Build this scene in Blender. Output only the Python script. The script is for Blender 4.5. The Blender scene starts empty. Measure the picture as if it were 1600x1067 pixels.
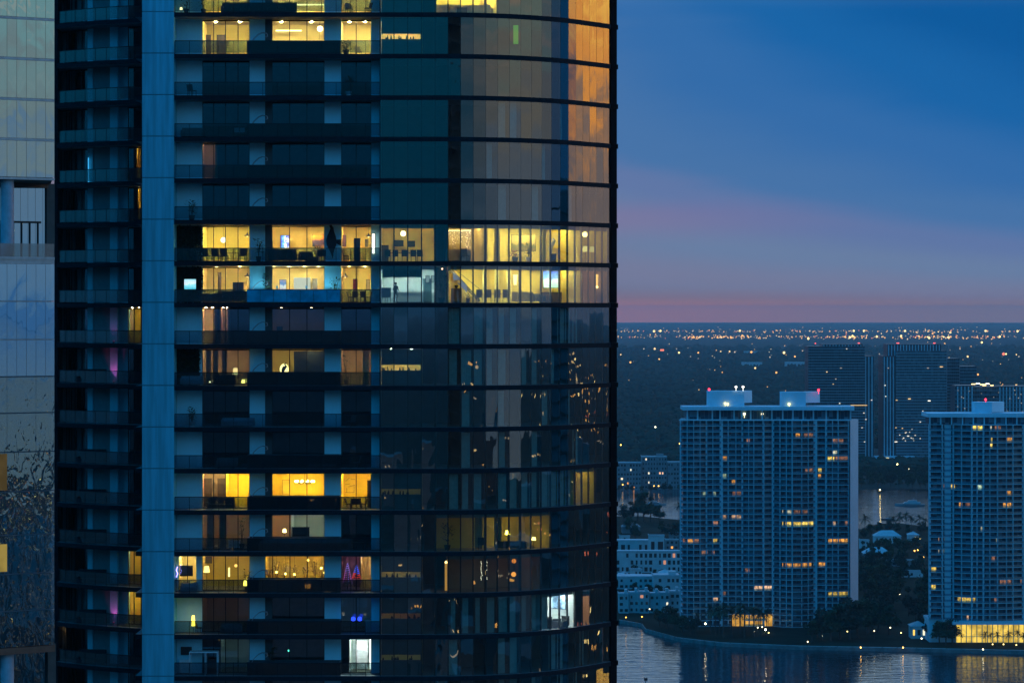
import bpy, math, random
from mathutils import Vector, Matrix
R = math.radians
C = bpy.context.scene
COL = C.collection
random.seed(7)

# ------------------------------------------------------------ camera
F = 4700.0            # focal length in photo pixels (1600 wide)
CZ = 160.0            # camera height, metres
HY = 485.0            # photo row of the true horizon
cam_d = bpy.data.cameras.new("camera")
cam = bpy.data.objects.new("camera", cam_d); COL.objects.link(cam)
cam.location = (0, 0, CZ); cam.rotation_euler = (R(90), 0, 0)
cam_d.sensor_width = 36; cam_d.lens = 36 * F / 1600
cam_d.shift_y = -(533.5 - HY) / 1600
cam_d.clip_start = 1; cam_d.clip_end = 90000
C.camera = cam
C.view_settings.view_transform = 'Standard'; C.view_settings.look = 'None'
C.view_settings.exposure = 0; C.view_settings.gamma = 1
cy = C.cycles
cy.use_denoising = True
cy.max_bounces = 10; cy.diffuse_bounces = 3; cy.glossy_bounces = 4; cy.transparent_max_bounces = 24; cy.volume_bounces = 0
cy.sample_clamp_indirect = 6; cy.sample_clamp_direct = 0
cy.caustics_reflective = False; cy.caustics_refractive = False

# ------------------------------------------------------------ node helper
class NT:
    def __init__(s, tree): s.t = tree; s.n = tree.nodes; s.l = tree.links
    def new(s, kind, **kw):
        n = s.n.new(kind)
        for k, v in kw.items(): setattr(n, k, v)
        return n
    def put(s, sock, v):
        if hasattr(v, 'is_output') or hasattr(v, 'links'): s.l.new(v, sock)
        else: sock.default_value = v
    def math(s, op, a, b=0.0, c=None, clamp=False):
        n = s.new('ShaderNodeMath', operation=op, use_clamp=clamp)
        s.put(n.inputs[0], a); s.put(n.inputs[1], b)
        if c is not None: s.put(n.inputs[2], c)
        return n.outputs[0]
    def mapr(s, v, a, b, c=0.0, d=1.0, smooth=True):
        n = s.new('ShaderNodeMapRange', interpolation_type='SMOOTHSTEP' if smooth else 'LINEAR')
        s.put(n.inputs[0], v)
        for i, x in enumerate((a, b, c, d)): n.inputs[i+1].default_value = x
        return n.outputs[0]
    def mix(s, fac, a, b, mode='MIX'):
        n = s.new('ShaderNodeMix', data_type='RGBA', blend_type=mode, clamp_factor=True)
        s.put(n.inputs[0], fac)
        for i, v in ((6, a), (7, b)):
            if isinstance(v, (tuple, list)): n.inputs[i].default_value = (*v[:3], 1)
            else: s.l.new(v, n.inputs[i])
        return n.outputs[2]
    def ramp(s, v, stops, interp='EASE'):
        n = s.new('ShaderNodeValToRGB'); r = n.color_ramp; r.interpolation = interp
        r.elements[0].position = stops[0][0]; r.elements[0].color = (*stops[0][1], 1)
        r.elements[1].position = stops[-1][0]; r.elements[1].color = (*stops[-1][1], 1)
        for p, c in stops[1:-1]:
            e = r.elements.new(p); e.color = (*c, 1)
        s.put(n.inputs[0], v); return n.outputs[0]
    def noise(s, vec, scale, detail=2, rough=.5, dist=0.0):
        n = s.new('ShaderNodeTexNoise'); n.inputs['Scale'].default_value = scale
        n.inputs['Detail'].default_value = detail; n.inputs['Roughness'].default_value = rough
        n.inputs['Distortion'].default_value = dist
        if vec is not None: s.l.new(vec, n.inputs['Vector'])
        return n.outputs[0]

# ------------------------------------------------------------ world: dusk sky
w = bpy.data.worlds.new("World"); C.world = w; w.use_nodes = True
t = NT(w.node_tree); t.n.clear()
tc = t.new('ShaderNodeTexCoord').outputs['Generated']
sx = t.new('ShaderNodeSeparateXYZ'); t.l.new(tc, sx.inputs[0])
X_, Y_, Z_ = sx.outputs
az = t.math('MULTIPLY', t.math('ARCTAN2', X_, Y_), 57.29578)          # 0 ahead, +90 right
el = t.math('MULTIPLY', t.math('ARCSINE', Z_), 57.29578)
# stretched cloud noise
cv = t.new('ShaderNodeCombineXYZ')
t.put(cv.inputs[0], t.math('MULTIPLY', az, .055)); t.put(cv.inputs[1], t.math('MULTIPLY', el, .42))
n1 = t.noise(cv.outputs[0], 1.0, 4, .55, .3)
n2 = t.noise(cv.outputs[0], 3.1, 3, .5, .2)
# the visible part of the sky
elw = t.math('ADD', el, t.math('MULTIPLY', t.math('SUBTRACT', n1, .5), t.math('MULTIPLY', el, .75)))
elw = t.math('ADD', elw, t.math('MULTIPLY', t.math('MULTIPLY', t.math('SUBTRACT', az, 5.2), el), .105))
base = t.ramp(t.math('DIVIDE', elw, 12.0), [
    (0.0,  (.185, .175, .260)), (.035, (.190, .205, .330)), (.085, (.145, .215, .370)),
    (.145, (.115, .185, .385)), (.20, (.060, .172, .395)), (.32, (.030, .148, .400)),
    (.44, (.006, .125, .385)), (.60, (.000, .100, .340)), (1.0, (.000, .085, .280))])
high = t.ramp(t.math('DIVIDE', el, 90.0), [(0.0, (.0, .13, .38)), (.2, (.0, .24, .68)), (1.0, (.0, .24, .66))])
sky = t.mix(t.mapr(el, 8, 20), base, high)
# pink bands low on the left of the view
edge = t.math('ADD', el, t.math('MULTIPLY', t.math('SUBTRACT', n2, .5), .22))
pk = t.math('MULTIPLY', t.mapr(az, 10.5, 2.0, .35, .9), t.mapr(edge, .46, .06))
sky = t.mix(pk, sky, (.30, .165, .205))
pk2 = t.math('MULTIPLY', t.mapr(az, 8, 1.5), t.math('MULTIPLY', t.mapr(edge, 2.25, 1.75), t.mapr(edge, 1.15, 1.7)))
sky = t.mix(t.math('MULTIPLY', pk2, .5), sky, (.235, .170, .330))
ahead = t.math('MULTIPLY', t.mapr(t.math('ABSOLUTE', az), 50, 25), t.math('MULTIPLY', t.mapr(el, 5.6, 8), t.mapr(el, 55, 30)))  # pale cloud bank added above the view so the water reflects brighter
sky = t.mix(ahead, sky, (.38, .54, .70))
hzn = t.math('MULTIPLY', t.mapr(t.math('ABSOLUTE', az), 30, 14), t.mapr(el, .26, -.04))
sky = t.mix(hzn, sky, t.mix(t.mapr(az, 2.0, 9.5), (.66, .21, .15), (.43, .22, .18)))
# east (behind the camera): dark teal blue near the horizon
back = t.math('MAXIMUM', t.mapr(az, 60, 158), t.mapr(az, -14, -50))
east = t.ramp(t.math('DIVIDE', el, 40.0), [(0.0, (.0, .070, .155)), (.16, (.0, .10, .20)), (.30, (.0, .37, .88)), (1.0, (.0, .34, .90))])
sky = t.mix(t.math('MULTIPLY', back, t.mapr(el, 60, 15)), sky, east)
# south: pale tan cloud bank (az 100..155)
azn = t.math('ADD', az, t.math('MULTIPLY', t.math('SUBTRACT', n2, .5), 30))
tanm = t.math('MULTIPLY', t.mapr(az, 84, 112), t.mapr(azn, 170, 130))
tanm = t.math('MULTIPLY', tanm, t.mapr(el, 34, 12))
tanc = t.ramp(t.math('DIVIDE', t.math('ADD', el, t.math('MULTIPLY', t.math('SUBTRACT', n2, .5), 5.0)), 10.0), [
    (0.0, (.17, .25, .36)), (.22, (.20, .25, .33)), (.40, (.31, .29, .26)), (.60, (.30, .38, .34)), (1.0, (.27, .42, .42))])
peach = t.math('MULTIPLY', t.mapr(t.noise(cv.outputs[0], 5.0, 3, .55, 1.2), .52, .64), t.mapr(el, 3.5, 6.5))
tanc = t.mix(t.math('MULTIPLY', peach, .8), tanc, (.55, .42, .33))
sky = t.mix(tanm, sky, tanc)
# west-south-west: the sunset glow (az 45..80)
gl = t.math('MULTIPLY', t.mapr(az, 44, 57), t.mapr(az, 79, 71.8))
gl = t.math('MULTIPLY', gl, t.mapr(el, 24, 8))
cg = t.new('ShaderNodeCombineXYZ'); t.put(cg.inputs[0], t.math('MULTIPLY', az, .35)); t.put(cg.inputs[1], t.math('MULTIPLY', el, .6))
n3 = t.noise(cg.outputs[0], 1.6, 4, .6, .8)
glc = t.ramp(t.math('DIVIDE', t.math('ADD', el, t.math('MULTIPLY', t.math('SUBTRACT', n3, .5), 7.0)), 10.0), [
    (0.0, (.30, .27, .33)), (.20, (.42, .33, .33)), (.34, (.75, .42, .28)), (.48, (2.0, .75, .16)), (.72, (2.9, 1.55, .26)), (1.0, (2.9, 1.8, .34))])
sky = t.mix(gl, sky, glc)
ns = t.new('ShaderNodeTexSky', sky_type='NISHITA'); ns.sun_disc = False
ns.sun_elevation = R(-1.5); ns.sun_rotation = R(62)
sky = t.mix(.008, sky, ns.outputs[0], 'ADD')
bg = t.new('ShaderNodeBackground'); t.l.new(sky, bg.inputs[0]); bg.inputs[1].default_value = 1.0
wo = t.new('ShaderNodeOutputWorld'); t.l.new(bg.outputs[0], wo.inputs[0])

# ------------------------------------------------------------ materials
MATS = {}
def mat(name, col, rough=.6, metal=0.0, var=.12, scale=1.5, bump=0.0, spec=.5, emit=None, estr=0.0, alpha=None, stretch=None):
    if name in MATS: return MATS[name]
    m = bpy.data.materials.new(name); m.use_nodes = True; MATS[name] = m
    t = NT(m.node_tree); b = t.n['Principled BSDF']
    tc = t.new('ShaderNodeTexCoord').outputs['Object']
    if stretch:
        mp = t.new('ShaderNodeMapping'); t.l.new(tc, mp.inputs[0]); mp.inputs['Scale'].default_value = stretch; tc = mp.outputs[0]
    n = t.noise(tc, scale, 3, .6)
    lo = tuple(c * (1 - var) for c in col); hi = tuple(min(1, c * (1 + var)) for c in col)
    t.l.new(t.mix(t.mapr(n, .3, .7), lo, hi), b.inputs['Base Color'])
    b.inputs['Roughness'].default_value = rough; b.inputs['Metallic'].default_value = metal
    b.inputs['Specular IOR Level'].default_value = spec
    if bump:
        bn = t.new('ShaderNodeBump'); bn.inputs['Strength'].default_value = bump
        t.l.new(t.noise(tc, scale * 6, 3), bn.inputs['Height']); t.l.new(bn.outputs[0], b.inputs['Normal'])
    if emit:
        b.inputs['Emission Color'].default_value = (*emit, 1); b.inputs['Emission Strength'].default_value = estr
    if alpha is not None: b.inputs['Alpha'].default_value = alpha
    return m

def glow(name, col, strength, sample=True, var=0.0, scale=2.0):
    if name in MATS: return MATS[name]
    m = bpy.data.materials.new(name); m.use_nodes = True; MATS[name] = m
    t = NT(m.node_tree); t.n.clear()
    e = t.new('ShaderNodeEmission'); o = t.new('ShaderNodeOutputMaterial')
    e.inputs[1].default_value = strength
    if var:
        tc = t.new('ShaderNodeTexCoord').outputs['Object']
        n = t.noise(tc, scale, 2, .6)
        lo = tuple(c * (1 - var) for c in col)
        t.l.new(t.mix(t.mapr(n, .35, .65), lo, col), e.inputs[0])
    else: e.inputs[0].default_value = (*col, 1)
    t.l.new(e.outputs[0], o.inputs[0])
    if not sample: m.cycles.emission_sampling = 'NONE'
    return m

def glass(name, tint, r0, r1, wav=0.0, wscale=.6, rough=0.0, rtint=(1, 1, 1), stretch=(1, 1, .5)):
    """architectural glass: tinted see-through, mirror reflection growing from r0 face-on to r1 at grazing"""
    if name in MATS: return MATS[name]
    m = bpy.data.materials.new(name); m.use_nodes = True; MATS[name] = m
    t = NT(m.node_tree); t.n.clear()
    tr = t.new('ShaderNodeBsdfTransparent'); tr.inputs[0].default_value = (*tint, 1)
    gl = t.new('ShaderNodeBsdfGlossy'); gl.inputs['Roughness'].default_value = rough; gl.inputs[0].default_value = (*rtint, 1)
    lw = t.new('ShaderNodeLayerWeight'); lw.inputs[0].default_value = .5
    f = t.math('POWER', lw.outputs['Facing'], 2.6)
    f = t.math('ADD', t.math('MULTIPLY', f, r1 - r0), r0, clamp=True)
    mx = t.new('ShaderNodeMixShader'); t.l.new(f, mx.inputs[0]); t.l.new(tr.outputs[0], mx.inputs[1]); t.l.new(gl.outputs[0], mx.inputs[2])
    if wav:
        tc = t.new('ShaderNodeTexCoord').outputs['Object']
        mp = t.new('ShaderNodeMapping'); t.l.new(tc, mp.inputs[0]); mp.inputs['Scale'].default_value = stretch
        bn = t.new('ShaderNodeBump'); bn.inputs['Strength'].default_value = 1.0; bn.inputs['Distance'].default_value = wav
        t.l.new(t.noise(mp.outputs[0], wscale, 2, .5, .6), bn.inputs['Height'])
        t.l.new(bn.outputs[0], gl.inputs['Normal'])
    o = t.new('ShaderNodeOutputMaterial'); t.l.new(mx.outputs[0], o.inputs[0])
    return m

# ------------------------------------------------------------ mesh builder
class MB:
    def __init__(s): s.v = []; s.f = []; s.m = []
    def quad(s, a, b, c, d, m=0):
        i = len(s.v); s.v += [tuple(a), tuple(b), tuple(c), tuple(d)]; s.f.append((i, i+1, i+2, i+3)); s.m.append(m)
    def tri(s, a, b, c, m=0):
        i = len(s.v); s.v += [tuple(a), tuple(b), tuple(c)]; s.f.append((i, i+1, i+2)); s.m.append(m)
    def hexa(s, p, m=0):
        """p: four bottom points counter-clockwise then the four above them"""
        i = len(s.v); s.v += [tuple(q) for q in p]
        for f in ((3, 2, 1, 0), (4, 5, 6, 7), (0, 1, 5, 4), (1, 2, 6, 5), (2, 3, 7, 6), (3, 0, 4, 7)):
            s.f.append(tuple(i + k for k in f)); s.m.append(m)
    def box(s, x0, x1, y0, y1, z0, z1, m=0):
        s.hexa([(x0, y0, z0), (x1, y0, z0), (x1, y1, z0), (x0, y1, z0), (x0, y0, z1), (x1, y0, z1), (x1, y1, z1), (x0, y1, z1)], m)
    def prism(s, poly, z0, z1, m=0, mtop=None, mbot=None):
        n = len(poly); i = len(s.v)
        s.v += [(x, y, z0) for x, y in poly] + [(x, y, z1) for x, y in poly]
        s.f.append(tuple(i + k for k in range(n - 1, -1, -1))); s.m.append(m if mbot is None else mbot)
        s.f.append(tuple(i + n + k for k in range(n))); s.m.append(m if mtop is None else mtop)
        for k in range(n):
            j = (k + 1) % n
            s.f.append((i + k, i + j, i + n + j, i + n + k)); s.m.append(m)
    def wall(s, pts, z0, z1, th, m=0):
        """upright strip of thickness th along a polyline"""
        n = len(pts)
        offs = []
        for k in range(n):
            a = Vector(pts[max(0, k-1)]); b = Vector(pts[min(n-1, k+1)]); d = (b - a).normalized()
            offs.append(Vector((-d.y, d.x)) * th)
        for k in range(n - 1):
            a, b = Vector(pts[k]), Vector(pts[k+1]); a2, b2 = a + offs[k], b + offs[k+1]
            s.hexa([(*a, z0), (*b, z0), (*b2, z0), (*a2, z0), (*a, z1), (*b, z1), (*b2, z1), (*a2, z1)], m)
    def bar(s, a, b, w, h=None, m=0):
        """square bar between two points"""
        h = h or w; a = Vector(a); b = Vector(b); d = (b - a)
        if d.length < 1e-6: return
        d.normalize(); up = Vector((0, 0, 1)) if abs(d.z) < .9 else Vector((1, 0, 0))
        x = d.cross(up).normalized() * w / 2; y = d.cross(x).normalized() * h / 2
        s.hexa([a - x - y, a + x - y, a + x + y, a - x + y, b - x - y, b + x - y, b + x + y, b - x + y], m)
    def tube(s, pts, rad, n=8, m=0, cap=True):
        pts = [Vector(p) for p in pts]
        if not isinstance(rad, (list, tuple)): rad = [rad] * len(pts)
        i = len(s.v); x = None
        for k, p in enumerate(pts):
            d = (pts[min(k+1, len(pts)-1)] - pts[max(k-1, 0)]).normalized()
            if x is None:
                up = Vector((0, 0, 1)) if abs(d.z) < .9 else Vector((1, 0, 0)); x = d.cross(up).normalized()
            x = (x - d * x.dot(d)).normalized(); y = d.cross(x)
            for q in range(n):
                a = 2 * math.pi * q / n; s.v.append(tuple(p + (x * math.cos(a) + y * math.sin(a)) * rad[k]))
        for k in range(len(pts) - 1):
            for q in range(n):
                r = (q + 1) % n
                s.f.append((i + k*n + q, i + k*n + r, i + (k+1)*n + r, i + (k+1)*n + q)); s.m.append(m)
        if cap:
            s.f.append(tuple(i + q for q in range(n - 1, -1, -1))); s.m.append(m)
            s.f.append(tuple(i + (len(pts)-1)*n + q for q in range(n))); s.m.append(m)
    def lathe(s, c, prof, n=12, m=0):
        """prof: (radius, z) from bottom to top"""
        s.tube_z(c, prof, n, m)
    def tube_z(s, c, prof, n, m):
        i = len(s.v)
        for r, z in prof:
            for q in range(n):
                a = 2 * math.pi * q / n; s.v.append((c[0] + r * math.cos(a), c[1] + r * math.sin(a), c[2] + z))
        for k in range(len(prof) - 1):
            for q in range(n):
                r = (q + 1) % n
                s.f.append((i + k*n + q, i + k*n + r, i + (k+1)*n + r, i + (k+1)*n + q)); s.m.append(m)
        s.f.append(tuple(i + q for q in range(n - 1, -1, -1))); s.m.append(m)
        s.f.append(tuple(i + (len(prof)-1)*n + q for q in range(n))); s.m.append(m)
    def ball(s, c, r, n=8, m=0, sz=1.0, jit=0.0):
        k = max(3, n // 2)
        prof = []
        i = len(s.v)
        s.v.append((c[0], c[1], c[2] - r * sz))
        for a in range(1, k):
            th = math.pi * a / k
            for q in range(n):
                ph = 2 * math.pi * q / n; rr = r * (1 + random.uniform(-jit, jit))
                s.v.append((c[0] + rr * math.sin(th) * math.cos(ph), c[1] + rr * math.sin(th) * math.sin(ph), c[2] - rr * sz * math.cos(th)))
        s.v.append((c[0], c[1], c[2] + r * sz)); top = len(s.v) - 1
        for q in range(n):
            r2 = (q + 1) % n
            s.f.append((i, i + 1 + r2, i + 1 + q)); s.m.append(m)
            s.f.append((top, i + 1 + (k-2)*n + q, i + 1 + (k-2)*n + r2)); s.m.append(m)
            for a in range(k - 2):
                s.f.append((i+1+a*n+q, i+1+a*n+r2, i+1+(a+1)*n+r2, i+1+(a+1)*n+q)); s.m.append(m)
    def mesh(s, name, mats):
        me = bpy.data.meshes.new(name); me.from_pydata(s.v, [], s.f)
        mats = mats if isinstance(mats, (list, tuple)) else [mats]
        for x in mats: me.materials.append(x)
        if len(mats) > 1: me.polygons.foreach_set('material_index', s.m)
        me.update(); return me
    def build(s, name, mats, parent=None, loc=(0, 0, 0), smooth=False):
        me = s.mesh(name, mats)
        if smooth: me.polygons.foreach_set('use_smooth', [True] * len(me.polygons))
        return link(name, me, parent, loc)

def link(name, me, parent=None, loc=(0, 0, 0)):
    o = bpy.data.objects.new(name, me); COL.objects.link(o); o.location = loc
    if parent: o.parent = parent
    return o
def thing(name, label, cat, loc=(0, 0, 0), rz=0, group=None):
    o = bpy.data.objects.new(name, None); COL.objects.link(o); o.location = loc; o.rotation_euler = (0, 0, rz)
    o.empty_display_size = .2
    return tag(o, label, cat, group)
def tag(o, label, cat, group=None):
    o['label'] = label; o['category'] = cat
    if group: o['group'] = group
    return o
def kind(o, k, label=None, cat=None):
    o['kind'] = k
    if label: o['label'] = label
    if cat: o['category'] = cat
    return o
KIDS = {}
def dup(root, loc, rz=0, label=None, group=None, scale=None):
    if root not in KIDS: KIDS[root] = [(c, list(c.children)) for c in root.children]
    r = root.copy(); COL.objects.link(r); r.location = loc; r.rotation_euler = (0, 0, rz)
    if scale: r.scale = scale if isinstance(scale, tuple) else (scale,) * 3
    if label: r['label'] = label
    if group: r['group'] = group
    for ch, gs in KIDS[root]:
        c = ch.copy(); COL.objects.link(c); c.parent = r
        for g in gs:
            d = g.copy(); COL.objects.link(d); d.parent = c
    return r
def at(px, Y): return (px - 800) * Y / F
def zat(py, Y): return CZ - (py - HY) * Y / F
def ground(px, py, z=0.0):
    Y = (CZ - z) * F / (py - HY); return (at(px, Y), Y)
# ------------------------------------------------------------ shared materials
dark_metal = mat('bronze_metal', (.012, .019, .026), .8, 0, .2, 3, spec=.1)
frame_metal = mat('window_frame_metal', (.016, .015, .016), .45, .2, .2, 3)
white_wall = mat('painted_white_concrete', (.42, .86, .95), .7, 0, .05, .8, .05)
pier_paint = mat('painted_pier_concrete', (.10, .58, .72), .65, 0, .17, 1.0, .05, stretch=(2.6, 2.6, .16))
slab_conc = mat('slab_concrete', (.24, .25, .26), .8, 0, .1, 1)
dark_panel = mat('dark_cladding', (.07, .08, .085), .5, 0, .15, 1)
core_mat = mat('dim_interior', (.10, .10, .10), .8)
deck = mat('terrace_paving', (.22, .21, .20), .7)
rail_glass = glass('smoked_rail_glass', (.52, .62, .65), .05, .5)
rail_glass_side = glass('pale_rail_glass', (.50, .60, .62), .19, .5, 0, 1, .15)
win_glass = glass('window_glass', (.80, .86, .84), .17, .8, .0004, .8, 0, (.7, .85, 1))
curtain_glass = glass('curved_mirror_glass', (.66, .72, .66), .25, .62, .0045, .5, 0, (.95, 1, .98), (1, 1, .35))
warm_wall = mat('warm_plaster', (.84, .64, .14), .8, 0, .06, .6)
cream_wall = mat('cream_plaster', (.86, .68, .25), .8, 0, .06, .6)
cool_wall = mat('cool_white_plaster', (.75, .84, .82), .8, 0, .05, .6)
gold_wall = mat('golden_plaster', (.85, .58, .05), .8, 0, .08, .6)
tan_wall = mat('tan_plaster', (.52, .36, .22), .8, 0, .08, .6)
room_ceil = mat('room_ceiling', (.84, .72, .34), .8)
room_floor = mat('room_floor', (.35, .25, .15), .4, 0, .2, 2)
black_stuff = mat('black_fabric', (.02, .022, .028), .8, 0, .2, 4)
dark_wood = mat('dark_wood', (.06, .035, .02), .5, 0, .3, 3)
grey_fabric = mat('grey_fabric', (.16, .16, .17), .9, 0, .15, 4)
beige_fabric = mat('beige_fabric', (.45, .36, .24), .9, 0, .15, 4)
leaf_dark = mat('potted_leaves', (.03, .07, .03), .7, 0, .4, 5)
white_enamel = mat('white_enamel', (.8, .8, .8), .4)
chrome = mat('brushed_steel', (.6, .6, .6), .3, .9)
steel_dull = mat('pool_rail_steel', (.35, .37, .4), .35, .8)

# ------------------------------------------------------------ main tower
Y0 = 261.0
S = Y0 / F
DZ = 64.75 * S
def zb(k): return CZ - (24 + 3 + 64.75 * k - HY) * S     # underside of slab k
def zt(k): return zb(k) + .40
def TX(px, d): return (px - 800) * (Y0 + d) / F
tower = thing('apartment_tower', 'tall dark apartment tower with stacked balconies, one pale blue pier and a curved glass corner', 'tower', (0, Y0, 0))
def TP(x, y): return (x, y - Y0)                          # into the tower's own frame
def tpart(name, mb, mats, z=0, parent=None, smooth=False):
    o = mb.build(name, mats, parent or tower, (0, 0, z), smooth); return o

# facade of the curved corner: points, in tower frame (x, y)
RAD, NA, PW = 15.3, 13, 1.12
xa = TX(594, 0); xb = TX(680, 0)
FAC = [(xa + (xb - xa) * i / 4, 0.0) for i in range(5)]
for i in range(1, NA + 1):
    th = i * PW / RAD; FAC.append((xb + RAD * math.sin(th), RAD * (1 - math.cos(th))))
th_e = NA * PW / RAD
for i in range(1, 6): FAC.append((FAC[4 + NA][0] + i * 1.09 * math.cos(th_e), FAC[4 + NA][1] + i * 1.09 * math.sin(th_e)))
NP = len(FAC) - 1
def inset(pts, dist):
    out = []
    for k in range(len(pts)):
        a = Vector(pts[max(0, k-1)]); b = Vector(pts[min(len(pts)-1, k+1)]); d = (b - a).normalized()
        p = Vector(pts[k]) + Vector((-d.y, d.x)) * dist; out.append((p.x, p.y))
    return out
LEFT = [(88, 11.0), (98, 10.2), (115, 9.2), (140, 7.9), (170, 6.6), (200, 5.6), (221, 5.0)]
LF = [(TX(p, d), d) for p, d in LEFT]
LWALL = [(TX(p, d + 3), d + 3) for p, d in LEFT]
XE, YE = FAC[-1]
BACK = 26.0
XL = LF[0][0]
outline = [(XL, BACK), (XL, LF[0][1] + 3)] + LF + [(TX(222, 5.0), 4.9), (TX(222, 5.0), .3), (TX(271, 0), .3), (TX(271, 0), 0.0)] + FAC + [(XE + .45, YE + .62), (XE + .45, BACK)]
KS = range(-2, 20)
sl = MB(); sl.prism(outline, 0, .40, 0, 1, 1)
slab_me = sl.mesh('floor_slab', [dark_metal, slab_conc])
for k in KS: link('floor_slab', slab_me, tower, (0, 0, zb(k)))
# thin raised nosing on the curved glass bands (reads as the double line of the slab band)
# pier
mb = MB()
for k in KS: mb.box(TX(222, -.3), TX(271.5, -.3), -.3, 6, zb(k) - DZ + .48, zb(k) + .39)
tpart('concrete_pier', mb, pier_paint)
mb = MB(); mb.box(TX(222, -.3) + .03, TX(271.5, -.3) - .03, -.24, 5.9, zb(19) - DZ, zb(-2) + .3); tpart('pier_joint', mb, mat('joint_sealant', (.05, .28, .36), .8))
# corner fin
mb = MB()
ft = (Vector(FAC[-1]) - Vector(FAC[-2])).normalized(); fn = Vector((-ft.y, ft.x)); fe = Vector(FAC[-1])
def fin_poly(a, b, o, d): return [tuple(fe + ft * a - fn * o), tuple(fe + ft * b - fn * o), tuple(fe + ft * b + fn * d), tuple(fe + ft * a + fn * d)]
for k in KS: mb.prism(fin_poly(.02, .98, -.02, 1.0), zb(k) - DZ + .44, zb(k) - .03); mb.prism(fin_poly(.01, 1.06, .06, 1.05), zb(k) - .02, zb(k) + .42)
tpart('corner_fin', mb, mat('fin_metal', (.004, .006, .008), .9, 0, .2, spec=.04))
mb = MB(); mb.box(XL - .2, XL + .12, LF[0][1] + .1, LF[0][1] + 3.3, zb(19), zb(-2)); tpart('edge_fin', mb, dark_metal)
# enclosing walls
mb = MB()
mb.box(XL + .02, XE + .45, BACK - .4, BACK - .02, 0, zb(-2)); mb.box(XE + .1, XE + .48, YE + 1.2, BACK - .5, 0, zb(-2)); mb.box(XL + .03, XL + .35, LF[0][1] + 3.4, BACK - .5, 0, zb(-2))
tpart('rear_wall', mb, dark_panel)
core = [(XL + .4, 19.5), (TX(221, 12), 13.5), (TX(271, 8.6), 8.6), (xa, 8.6), (xb, 8.6)] + inset(FAC, 6.5)[6:]
mb = MB(); mb.wall(core, zb(19), zb(-2), .2); tpart('core_wall', mb, core_mat)
mb = MB(); mb.prism(outline, 0, zb(19) - .01); tpart('lower_storeys', mb, dark_panel)
mb = MB(); mb.prism(outline, zb(-2) + .41, zb(-2) + 1.6); tpart('roof_parapet', mb, dark_panel)

# balcony wall of the middle bay (d = 2.2)
BD = 2.2
def bwall(p0, p1): mb = MB(); mb.box(TX(p0, BD), TX(p1, BD), BD, BD + .25, 0, DZ - .40); return mb.mesh('wall_pier', white_wall)
bw_first, bw_g1, bw_g2 = bwall(272, 316), bwall(272, 279), bwall(307, 316); bw_rest = [bwall(390, 414), bwall(507, 533), bwall(580, 595)]
mb = MB(); mb.box(TX(414, BD) + .01, TX(425, BD), BD + .06, BD + .3, 0, DZ - .42); pan_me = mb.mesh('wall_panel', dark_panel)
mb = MB(); mb.wall([((TX(594.5, 0)), .3), ((TX(594.5, 0)), BD)], 0, DZ - .42, .1); end_me = mb.mesh('end_wall', dark_panel)
FL = range(0, 20)
for f in FL:
    for me in ([bw_g1, bw_g2] if f == 14 else [bw_first]) + bw_rest: link('wall_pier', me, tower, (0, 0, zt(f) + .002))
    if f != 14: link('wall_panel', pan_me, tower, (0, 0, zt(f) + .004))
    link('end_wall', end_me, tower, (0, 0, zt(f) + .004))
# windows -------------------------------------------------
def win_meshes(a, b, splits, h, fw=.07, depth=.10):
    """a, b: (x, y) ends of the opening; returns frame mesh and pane mesh"""
    a = Vector((*a, 0)); b = Vector((*b, 0)); d = (b - a); L = d.length; d.normalize(); n = Vector((-d.y, d.x, 0)); fr = MB(); gl = MB(); U = Vector((0, 0, 1))
    def bx(u0, u1, z0, z1):
        p = [a + d*u0 + U*z0, a + d*u1 + U*z0, a + d*u1 + n*depth + U*z0, a + d*u0 + n*depth + U*z0]
        fr.hexa(p + [q + U*(z1 - z0) for q in p])
    bx(0, L, 0, fw); bx(0, L, h - fw * 1.6, h)
    us = [0] + [L * s for s in splits] + [L]
    for k, u in enumerate(us):
        w2 = fw if 0 < k < len(us) - 1 else fw * .9
        bx(max(0, u - w2 / 2), min(L, u + w2 / 2), fw, h - fw * 1.6)
    for u0, u1 in zip(us[:-1], us[1:]):
        j = random.uniform(-.004, .004)
        q = [a + d*(u0 + .03) + n*(depth*.5 + j), a + d*(u1 - .03) + n*(depth*.5 - j)]
        gl.quad(q[0] + U*fw, q[1] + U*fw, q[1] + U*(h - fw*1.6), q[0] + U*(h - fw*1.6))
    return fr.mesh('window', frame_metal), gl.mesh('pane', win_glass)
WH = DZ - .46
WA = win_meshes((TX(316, BD), BD + .05), (TX(390, BD), BD + .05), (.24, .49, .755), WH)
WB = win_meshes((TX(425, BD), BD + .05), (TX(507, BD), BD + .05), (.335, .665), WH)
WB2 = win_meshes((TX(414, BD), BD + .05), (TX(507, BD), BD + .05), (.13, .42, .71), WH)
WC = win_meshes((TX(533, BD), BD + .05), (TX(580, BD), BD + .05), (.5,), WH)
WG = win_meshes((TX(279, BD), BD + .05), (TX(307, BD), BD + .05), (.5,), WH)
def lp(px):   # point on the left wall line
    for (x0, y0), (x1, y1), (p0, _), (p1, _) in zip(LWALL[:-1], LWALL[1:], LEFT[:-1], LEFT[1:]):
        if p0 <= px <= p1:
            s = (px - p0) / (p1 - p0); return (x0 + (x1 - x0) * s, y0 + (y1 - y0) * s)
WL1 = win_meshes(lp(96), lp(118), (.35, .7), WH); WL1b = win_meshes(lp(118), lp(137), (.5,), WH)
WL2 = win_meshes(lp(200), lp(220.5), (.45,), WH)
rec_cur = []
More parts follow.
